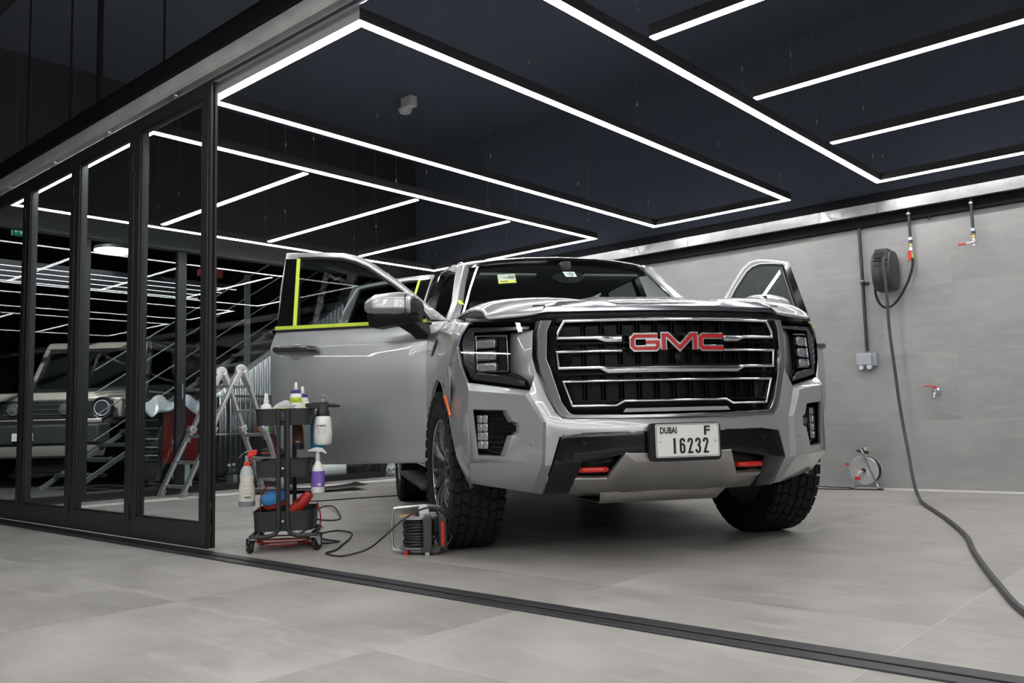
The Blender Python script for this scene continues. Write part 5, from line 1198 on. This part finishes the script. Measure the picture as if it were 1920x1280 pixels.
# tap
t = thing('wall_tap', 'small wall tap with a red lever on the grey tiles', 'tap', (-2.145, WY, .83))
MB().lathe([(.008,-.03),(.026,-.012),(.028,0)], 18, ax='y').build('rose', mat('zinc_blue'), t)
MB().tube([(0,-.01,0),(0,-.055,0)], .012, 10).lathe([(.012,-.03),(.017,-.028),(.017,.018),(.012,.022)], 12, o=(-.0,-.058,0)).tube([(0,-.06,-.01),(-.006,-.078,-.03),(-.006,-.08,-.058)], .0095, 10, radii=[.011,.010,.008]).build('tap_body', mat('nickel'), t)
MB().tube([(0,-.058,.035),(-.03,-.066,.045),(-.085,-.075,.043)], .005, 8).box(-.014,.012,-.07,-.046,.022,.042).build('lever', mat('lever_red', (.62,.05,.03), .35), t)
# small hanging bulb below the trunking
t = thing('hanging_sensor', 'small dark hanging bulb under the trunking between the valve pipes', 'sensor', (-2.10, WY-.03, 2.33))
MB().tube([(0,0,.0),(0,0,.09)], .003, 6).build('cord', DARK, t); MB().lathe([(.001,-.025),(.012,-.02),(.014,-.005),(.008,.008),(.001,.01)], 12).build('bulb', DARK, t)
# ================================================================ ladder in the bay
t = thing('folding_ladder', 'multi-position aluminium ladder standing open behind the trolley', 'ladder', (-8.22,4.9,0))
def lad(x, flip):
    top = Vector((x,0,1.27)); 
    for sg, ft in ((-1,-.66),(1,.52)):
        a = Vector((x, sg*.05, 1.25)); f = Vector((x, ft, 0)); mid = a.lerp(f,.5)
        MB().bar(a, a.lerp(f,.56), .032, .062, up=(1,0,0)).build('upper_stile', ALU, t, bevel=.004)
        MB().bar(a.lerp(f,.46)+Vector((.028*flip,0,0)), f+Vector((.028*flip,0,.03)), .028, .075, up=(1,0,0)).build('lower_stile', ALU, t, bevel=.004)
        MB().bar(f.lerp(a,.0)+Vector((.028*flip,0,.0)), f.lerp(a,.05)+Vector((.028*flip,0,.0)), .036, .085, up=(1,0,0)).build('rubber_foot', mat('foot_rubber_grey', (.30,.30,.31), .7), t)
        for k in (.10,.22): 
            c = a.lerp(f,k); MB().box(c.x+.0168*flip-.001,c.x+.0168*flip+.001,c.y-.011,c.y+.011,c.z-.011,c.z+.011).build('square_hole', DARK, t)
        for k, h in ((.30,.05),(.62,.16)):
            c = a.lerp(f,k)+Vector((.0175*flip if k < .5 else .0435*flip,0,0)); d = (f-a).normalized()
            MB().bar(c-d*h*.4, c+d*h*.4, .0012, .035, up=(1,0,0)).build('warning_label', mat('ladder_label', (.70,.70,.68), .5), t)
            MB().bar(c-d*h*.4+Vector((.001*flip,0,0)), c-d*h*.18+Vector((.001*flip,0,0)), .0012, .033, up=(1,0,0)).build('warning_label', mat('ladder_label_red', (.55,.06,.05), .5), t)
        e = MB().bar(a.lerp(f,.44)+Vector((.012*flip,0,0)), a.lerp(f,.485)+Vector((.012*flip,0,0)), .075, .09, up=(1,0,0)); e.build('lock_bracket', ALU, t, bevel=.006)
    m = MB().lathe([(.001,-.022),(.062,-.022),(.068,-.016),(.068,.016),(.062,.022),(.001,.022)], 28, o=(x,0,1.285), ax='x')
    for sg in (-1,1): m.bar((x,sg*.02,1.28),(x,sg*.10,1.12), .044, .10, up=(1,0,0))
    m.build('hinge_plate', ALU, t, bevel=.003)
    MB().lathe([(.001,-.034),(.020,-.034),(.024,-.028),(.024,.028),(.020,.034),(.001,.034)], 18, o=(x,0,1.285), ax='x').build('hinge_knob', STEEL, t)
    for k in range(10):
        sg = -1 if k % 2 else 1; yy = sg*(.035+.014*(k//2)); zz = 1.235-.035*(k//2)
        MB().lathe([(.001,-.0245),(.005,-.0245),(.005,.0245),(.001,.0245)], 8, o=(x,yy*1.15,zz), ax='x').build('rivet', STEEL, t)
lad(0, 1); lad(-.40, -1)
for sg, ft in ((-1,-.66),(1,.52)):
    for k in (.10,.31,.52,.73,.92):
        y = sg*.05+(ft-sg*.05)*k; z = 1.25*(1-k); MB().box(-.39,-.01 if k < .5 else .02,y-.018,y+.018,z-.016,z+.016).build('rung', ALU, t, bevel=.004)
# black film sheets lying on the floor behind the trolley
for k, (x, y, a, lab) in enumerate(((-7.75,5.25,.3,'black plastic sheet lying on the floor, the larger lower one'), (-7.55,5.42,.55,'black curled sheet lying on the larger one behind the trolley'))):
    o = MB().sheet([[(.9*(i/8-.5), .5*(j/3-.5), .008+.012*k+.035*abs(i/8-.5)**2*4*(.4+.6*k)) for i in range(9)] for j in range(4)]).build('black_sheet', mat('black_film', (.016,.016,.018), .3), None, solid=.004)
    o.location = (x,y,0); o.rotation_euler = (0,0,a+.6); tag(o, lab, 'sheet', 'black sheets on the floor')
# ================================================================ beyond the glass end wall
HX = -10.2
st = thing('staircase', 'steel staircase with thin diagonal rails behind the glass end wall', 'stairs', (HX,0,0))
sz = lambda y: .66*y-2.6
RAIL = mat('stair_rail_steel', (.32,.33,.35), .35, .8)
MB().bar((0,3.95,sz(3.95)),(0,8.3,sz(8.3)), .03, .05).build('stringer', mat('stringer_steel', (.45,.46,.48), .35, .8), st)
MB().bar((-.9,3.95,sz(3.95)),(-.9,8.3,sz(8.3)), .03, .05).build('stringer', mat('stringer_steel'), st)
for dz in (.40,.68,.95,1.22): MB().tube([(0,4.2,sz(4.2)+dz),(0,8.0,sz(8.0)+dz)], .008, 8).build('rail', RAIL, st)
for y in (6.17,7.9): MB().box(-.012,.012,y-.04,y+.04,sz(y),sz(y)+1.26).build('baluster', mat('baluster_grey', (.14,.15,.16), .4, .6), st)
for k in range(16):
    y = 4.1+.26*k; MB().box(-.88,-.02,y,y+.27,sz(y+.1)-.02,sz(y+.1)+.02).build('tread', mat('tread_dark', (.06,.062,.066), .5, .3), st)
# corrugated panel under the stair
cp = MB(); r0, r1 = [], []
for i in range(150):
    y = 5.6+.0145*i; xx = .05+.012*math.sin(i*math.pi/2.5); r0.append((xx,y,.08)); r1.append((xx,y,max(.1,sz(y)-.03)))
cp.sheet([r0,r1]); o = cp.build('corrugated_panel', mat('corrugated_zinc', (.36,.37,.38), .4, .7), st, solid=.004)
# shelf with oddments in front of the corrugated panel
sh = thing('work_shelf', 'dark low shelf in front of the corrugated panel', 'shelf', (-9.95,6.1,0))
for z in (.62,1.10): MB().box(-.15,.15,-.45,.75,z-.02,z).build('board', mat('shelf_board', (.20,.21,.20), .5), sh)
for y in (-.42,.72):
    for x in (-.13,.13): MB().box(x-.015,x+.015,y-.015,y+.015,0,1.1).build('upright', BLK, sh)
def boxthing(name, label, cat, x, y, z, w, d, h, m, lid=None, group=None):
    t = thing(name, label, cat, (x,y,z), 0, group)
    MB().box(-w/2,w/2,-d/2,d/2,0,h).build('body', m, t, bevel=min(w,d,h)*.12)
    MB().box(-w/2-.004,w/2+.004,-d/2-.004,d/2+.004,h*.82,h*.86).build('lid_rim', lid or m, t, bevel=.002)
    return t
boxthing('storage_box', 'orange box on the shelf behind the ladder', 'box', -9.9,6.18,.622,.14,.10,.07, mat('box_orange', (.60,.12,.03), .5))
boxthing('storage_box', 'green box on the shelf behind the ladder', 'box', -9.9,6.30,.622,.16,.12,.10, mat('box_green', (.05,.30,.10), .5))
boxthing('storage_box', 'black crate with red patches under the shelf', 'crate', -9.72,6.35,.0,.30,.42,.42, mat('crate_black', (.02,.02,.022), .5), mat('crate_red', (.45,.05,.04), .5))
def small_bottle(x, y, body, band, lab, h=.26, r=.045, base=.005):
    t = thing('detergent_bottle', lab, 'bottle', (x,y,0), 0, 'bottles on the floor behind the end wall')
    MB().lathe([(r*.5,base),(r,base+.004),(r,h*.62),(r*.8,h*.74),(r*.35,h*.84),(r*.35,h*.9)], 18).build('body', body, t)
    MB().lathe([(r*1.02,h*.14),(r*1.03,h*.15),(r*1.03,h*.48),(r*1.02,h*.49)], 18, caps=False).build('label', band, t)
    MB().lathe([(r*.42,h*.88),(r*.42,h*.97),(r*.3,h)], 12).build('cap', WHITE, t); return t
BB = mat('bottle_dark', (.02,.022,.028), .25, coat=.4)
small_bottle(-9.35,5.83,BB,mat('label_blue', (.04,.30,.60), .5),'dark bottle with a bright blue label on the floor by the ladder', .30)
small_bottle(-9.35,5.42,BB,mat('label_black_white', (.10,.10,.10), .5),'black bottle with a dark label beside the glass post')
small_bottle(-9.42,5.52,BB,mat('label_white_small', (.45,.45,.45), .5),'black bottle with a pale label, second from the glass post')
t = thing('film_roll', 'thick roll of white protective film lying on the floor', 'roll', (-9.45,6.95,.09), math.radians(48))
MB().lathe([(.022,-.22),(.088,-.22),(.09,-.215),(.09,.215),(.088,.22),(.022,.22)], 32, ax='x').build('film', mat('film_white', (.70,.71,.70), .35), t)
MB().lathe([(.018,-.222),(.024,-.222),(.024,.222),(.018,.222)], 20, ax='x').build('core', mat('core_dark', (.05,.045,.04), .7), t)
t = thing('machine_cart', 'dark wheeled machine cart low behind the end wall glass', 'cart', (-9.75,7.95,0))
MB().box(-.3,.3,-.45,.45,.10,.34).build('body', mat('cart_grey', (.055,.06,.065), .5), t, bevel=.02)
for x in (-.22,.22):
    for y in (-.33,.33): MB().lathe([(.02,-.02),(.06,-.02),(.064,-.01),(.064,.01),(.06,.02),(.02,.02)], 20, o=(x+.1,y,.064), ax='x').build('wheel', RUB, t)
bagm = mat('clear_plastic_bag', (.55,.62,.66), .15, trans=.35)
def crumple(name, label, loc, size, m, seed, cat='bag'):
    rnd = random.Random(seed); bm = bmesh.new(); bmesh.ops.create_icosphere(bm, subdivisions=3, radius=1)
    for v in bm.verts:
        k = 1+rnd.uniform(-.28,.28); v.co *= k; v.co.z = max(v.co.z, -.75)
    me = bpy.data.meshes.new(name); bm.to_mesh(me); bm.free(); o = bpy.data.objects.new(name, me); C.objects.link(o); me.materials.append(m); o.location = loc; o.scale = size
    return tag(o, label, cat)
crumple('plastic_bag', 'crumpled clear plastic bag on the floor by the open wall end', (-8.75,7.50,.075), (.10,.15,.10), bagm, 3)
# tool cabinet
t = thing('tool_cabinet', 'red and black tool cabinet behind the glass, covered with film', 'cabinet', (-9.5,4.66,0))
MB().box(-.62,0,0,.46,.10,.98).build('carcass', mat('cabinet_black', (.018,.018,.02), .4), t, bevel=.006)
MB().box(0,.012,.015,.445,.30,.97).build('side_panel', mat('cabinet_red', (.33,.018,.016), .4), t, bevel=.004)
sl = MB()
for j in range(3):
    for k in range(7): MB_y = .08+.12*j; sl.box(.012,.0135,MB_y,MB_y+.045,.66+.035*k,.667+.035*k)
sl.build('vent_slots', DARK, t, kind='stuff')
lt = letters('MOTA', .075, .002, width=.24, offset=.002); lt.v = [(.0145-y, x+.235, z+.52) for x,y,z in lt.v]; lt.build('maker_lettering', mat('lettering_silver', (.55,.55,.56), .4), t)
for k in range(6):
    z = .36+.095*k+(.03 if k > 2 else 0)
    MB().box(-.60,-.03,-.012,0,z-.035,z+.04).build('drawer', mat('drawer_black', (.022,.022,.025), .4), t, bevel=.004)
    MB().box(-.56,-.06,-.028,-.010,z+.022,z+.036).build('drawer_handle', mat('handle_bright', (.75,.76,.77), .3, .8), t, bevel=.003)
for y in (.08,.38):
    for x in (-.54,-.08): MB().lathe([(.01,-.015),(.045,-.015),(.045,.015),(.01,.015)], 16, o=(x,y,.05), ax='y').build('caster', RUB, t)
# film draped on it
rows = []
rnd = random.Random(5)
for i in range(22):
    row = []
    for j in range(14):
        x = -.58+.73*j/13; y = -.18+.92*i/21; z = 1.04+.05*math.sin(i*.8+j*.5)+rnd.uniform(-.014,.014)
        if j > 10: z -= (j-10)*.045*(1+.5*math.sin(i*.7))
        if i < 2: z -= (2-i)*.05
        if i > 17: z -= (i-17)*.05
        row.append((x,y,z))
    rows.append(row)
o = MB().sheet(rows).build('plastic_drape', mat('milky_film', (.42,.42,.46), .3, trans=.15), None, solid=.002, sub=1); o.location = (-9.5,4.66,0)
tag(o, 'crumpled milky plastic film draped over the red tool cabinet', 'film')
# glass and card offcuts leaning against the cabinet
for k, (y, m, lab) in enumerate(((4.72,mat('card_pale', (.55,.66,.62), .5),'narrow pale strip leaning on the floor in front of the cabinet'), (4.86,mat('card_mint', (.60,.70,.66), .5),'wider pale sheet leaning in front of the red cabinet'))):
    o = MB().bar((0,0,.0),(-.08,0,.30), .05+.05*k, .006, up=(1,0,.2)).build('leaning_sheet', m); o.location = (-9.25,y,.005); tag(o, lab, 'sheet', 'sheets leaning by the cabinet')
# green emergency exit sign
t = thing('exit_sign', 'green emergency exit sign hanging at the far left behind the glass', 'sign', (-9.5,3.14,2.755))
MB().box(-.012,.012,-.085,.085,-.06,.06).build('sign_body', mat('sign_frame', (.5,.52,.5), .5), t, bevel=.003)
MB().box(.012,.014,-.08,.08,-.055,.055).build('sign_face', mat('sign_green', (.01,.28,.12), .4, emit=(.01,.35,.14), strength=.6), t)
sg = MB().prism([(0,y,z) for y,z in ((-.012,.035),(.012,.035),(.012,-.005),(.030,-.005),(0,-.04),(-.030,-.005),(-.012,-.005))], (.001,0,0)).prism([(0,y,z) for y,z in ((.034,.03),(.055,.03),(.062,-.02),(.045,-.03),(.036,-.01))], (.001,0,0)).prism([(0,y,z) for y,z in ((-.034,.03),(-.055,.03),(-.062,-.02),(-.045,-.03),(-.036,-.01))], (.001,0,0))
sg.v = [(x+.0145,y,z) for x,y,z in sg.v]; sg.build('sign_pictogram', mat('sign_white', (.8,.9,.85), .5, emit=(.8,1,.9), strength=.5), t)
MB().tube([(0,0,.06),(0,0,CEIL-2.755)], .004, 6).build('hanger', WIRE, t)
# round ceiling lamp in the hall
t = thing('disc_lamp', 'round white disc lamp glowing in the dark hall behind the glass', 'light', (-10.61,4.58,2.90))
MB().lathe([(.001,.012),(.24,.012),(.24,.05),(.20,.06),(.001,.06)], 40).build('lamp_body', HOUS, t); MB().lathe([(.001,0),(.235,0),(.238,.012),(.001,.0125)], 40).build('diffuser', mat('disc_diffuser', (1,1,1), .5, emit=(1,.99,.97), strength=9), t)
MB().tube([(0,0,.06),(0,0,CEIL-2.9)], .004, 6).build('hanger', WIRE, t)
# red glow of a sign in the hall
t = thing('warning_lamp', 'small orange-red lamp glowing high behind the last glass panel', 'light', (-10.6,5.85,2.72))
MB().box(-.06,.06,-.16,.16,.0,.10).build('lamp_box', mat('warn_box', (.14,.02,.01), .5), t, bevel=.01); MB().lathe([(.001,-.01),(.03,-.008),(.03,.0)], 16).build('lamp_lens', mat('warn_glow', (1,.3,.05), .4, emit=(1,.25,.04), strength=8), t)
MB().tube([(0,0,.1),(0,0,CEIL-2.72)], .004, 6).build('hanger', WIRE, t)
# far red lamp on the dark ceiling at the left
t = thing('red_beacon', 'faint red beacon under the dark ceiling at upper left', 'light', (-9.9,3.5,4.18))
MB().lathe([(.001,-.03),(.05,-.025),(.06,0),(.06,.02)], 20).build('beacon_lens', mat('beacon_red', (.35,.02,.02), .4, emit=(.6,.03,.03), strength=.25), t); MB().lathe([(.065,.02),(.065,.1),(.001,.12)], 20).build('beacon_base', DARK, t)
# ---------------------------------------------------------------- beige off-roaders
BEI = paint('beige_paint', (.40,.355,.31), .2, .35)
def offroader(label, loc, rz):
    t = thing('off_roader', label, 'car', loc, rz)
    # local: x across, y rearwards, z up
    MB().loft([[(-.80,.0,.80),(.80,.0,.80),(.80,.0,1.14),(-.80,.0,1.14)],[(-.84,.10,.78),(.84,.10,.78),(.84,.10,1.18),(-.84,.10,1.18)],[(-.86,1.25,.78),(.86,1.25,.78),(.86,1.25,1.22),(-.86,1.25,1.22)]]).build('nose', BEI, t, bevel=.03)
    MB().loft([[(-.70,.02,1.14),(.70,.02,1.14),(.68,.06,1.20),(-.68,.06,1.20)],[(-.74,1.25,1.18),(.74,1.25,1.18),(.72,1.25,1.28),(-.72,1.25,1.28)]]).build('bonnet', BEI, t, bevel=.02)
    for s in (1,-1): MB().box(s*.88-.10,s*.88+.10,.10,1.20,.86,1.13).build('wing', BEI, t, bevel=.03)
    MB().loft([[(-.86,1.22,.5),(.86,1.22,.5),(.86,3.9,.5),(-.86,3.9,.5)],[(-.86,1.22,1.26),(.86,1.22,1.26),(.86,3.9,1.26),(-.86,3.9,1.26)]]).build('body', BEI, t, bevel=.03)
    MB().loft([[(-.80,1.24,1.26),(.80,1.24,1.26),(.80,3.9,1.26),(-.80,3.9,1.26)],[(-.72,1.60,1.92),(.72,1.60,1.92),(.72,3.85,1.92),(-.72,3.85,1.92)]]).build('glasshouse', mat('cabin_black', (.012,.013,.014), .15, coat=.5), t, bevel=.02)
    MB().loft([[(-.76,1.54,1.90),(.76,1.54,1.90),(.76,3.9,1.90),(-.76,3.9,1.90)],[(-.72,1.58,2.0),(.72,1.58,2.0),(.72,3.85,2.0),(-.72,3.85,2.0)]]).build('roof', BEI, t, bevel=.025)
    for s in (1,-1): MB().bar((s*.80,1.24,1.27),(s*.725,1.60,1.92), .06, .05, up=(0,1,0)).build('a_pillar', BEI, t, bevel=.01)
    gr_ = MB().box(-.92,.92,-.03,.02,.86,1.10).build('grille', mat('grille_plastic', (.018,.018,.02), .5), t, bevel=.02)
    for z in (.92,.98,1.04): MB().box(-.46,.46,-.037,-.028,z-.004,z+.004).build('grille_bar', mat('grille_bar_grey', (.10,.10,.105), .4), gr_)
    for s in (1,-1):
        lm = MB().lathe([(.001,-.055),(.075,-.05),(.082,-.03),(.082,.0)], 24, o=(s*.33,0,.985), ax='y').build('driving_lamp', mat('lamp_clear', (.45,.46,.48), .1, .8, noise=(60,.5,3)), t)
        MB().lathe([(.001,-.065),(.03,-.06),(.035,-.05)], 14, o=(s*.33,0,.985), ax='y').build('lamp_bulb', mat('lamp_bulb_bright', (.9,.9,.9), .15, .9), lm)
        rg = MB().lathe([(.12,-.04),(.135,-.05),(.145,-.03),(.145,.0)], 30, o=(s*.79,.0,.985), ax='y', caps=False).build('headlamp_ring', mat('grille_plastic'), t)
        MB().lathe([(.001,-.035),(.10,-.03),(.12,-.01)], 30, o=(s*.79,0,.985), ax='y').build('headlamp_lens', mat('headlamp_dark', (.10,.11,.12), .08, .6, coat=.6), rg)
        MB().lathe([(.088,-.040),(.098,-.044),(.104,-.036)], 30, o=(s*.79,0,.985), ax='y', caps=False).build('daylight_ring', mat('ring_white', (.6,.62,.64), .3, .3), rg)
    MB().box(-.80,.80,-.06,.04,.80,.855).build('lower_nose', BEI, t, bevel=.012); MB().box(-.5,.5,-.066,-.05,.812,.842).build('nose_slot', DARK, t)
    b = MB().loft([[(-.90,-.02,.50),(.90,-.02,.50),(.90,-.02,.80),(-.90,-.02,.80)],[(-.80,-.16,.54),(.80,-.16,.54),(.80,-.16,.78),(-.80,-.16,.78)]]).build('bumper', mat('bumper_plastic', (.03,.03,.032), .6), t, bevel=.02)
    MB().loft([[(-.85,-.06,.36),(.85,-.06,.36),(.90,-.06,.55),(-.90,-.06,.55)],[(-.60,-.14,.38),(.60,-.14,.38),(.80,-.14,.53),(-.80,-.14,.53)]]).build('bumper_lower', mat('bumper_grey', (.20,.18,.16), .6), t, bevel=.02)
    for s in (1,-1): MB().lathe([(.001,-.02),(.085,-.02),(.09,0)], 20, o=(s*.52,-.13,.47), ax='y').build('fog_recess', DARK, t)
    pl_ = MB().box(-.26,.0,-.185,-.165,.585,.685).build('licence_plate', mat('plate_white'), t, bevel=.004)
    lt = letters('8', .09, .002); lt.v = [(x-.06,y-.187,z+.60) for x,y,z in lt.v]; lt.build('plate_lettering', PT, pl_)
    for s in (1,-1):
        for y in (.72,3.35):
            w_ = inst('wheel', wm, t, (s*.80,y,.40), (.2,0,math.pi if s < 0 else 0), (.92,.955,.955)); inst('rim', rbm, w_); inst('spokes', rspm, w_)
    MB().tube(smooth_path([(.90,.95,1.0),(.93,1.0,1.3),(.86,1.30,1.75),(.84,1.38,1.95)],4), .045, 10).build('snorkel', mat('bumper_plastic'), t)
    MB().box(-.62,.62,1.10,1.16,1.22,1.30).build('wiper_cowl', DARK, t)
    return t
offroader('beige off-roader with round lamps parked beyond the glass at the left edge', (-11.82,4.20,0), math.radians(43))
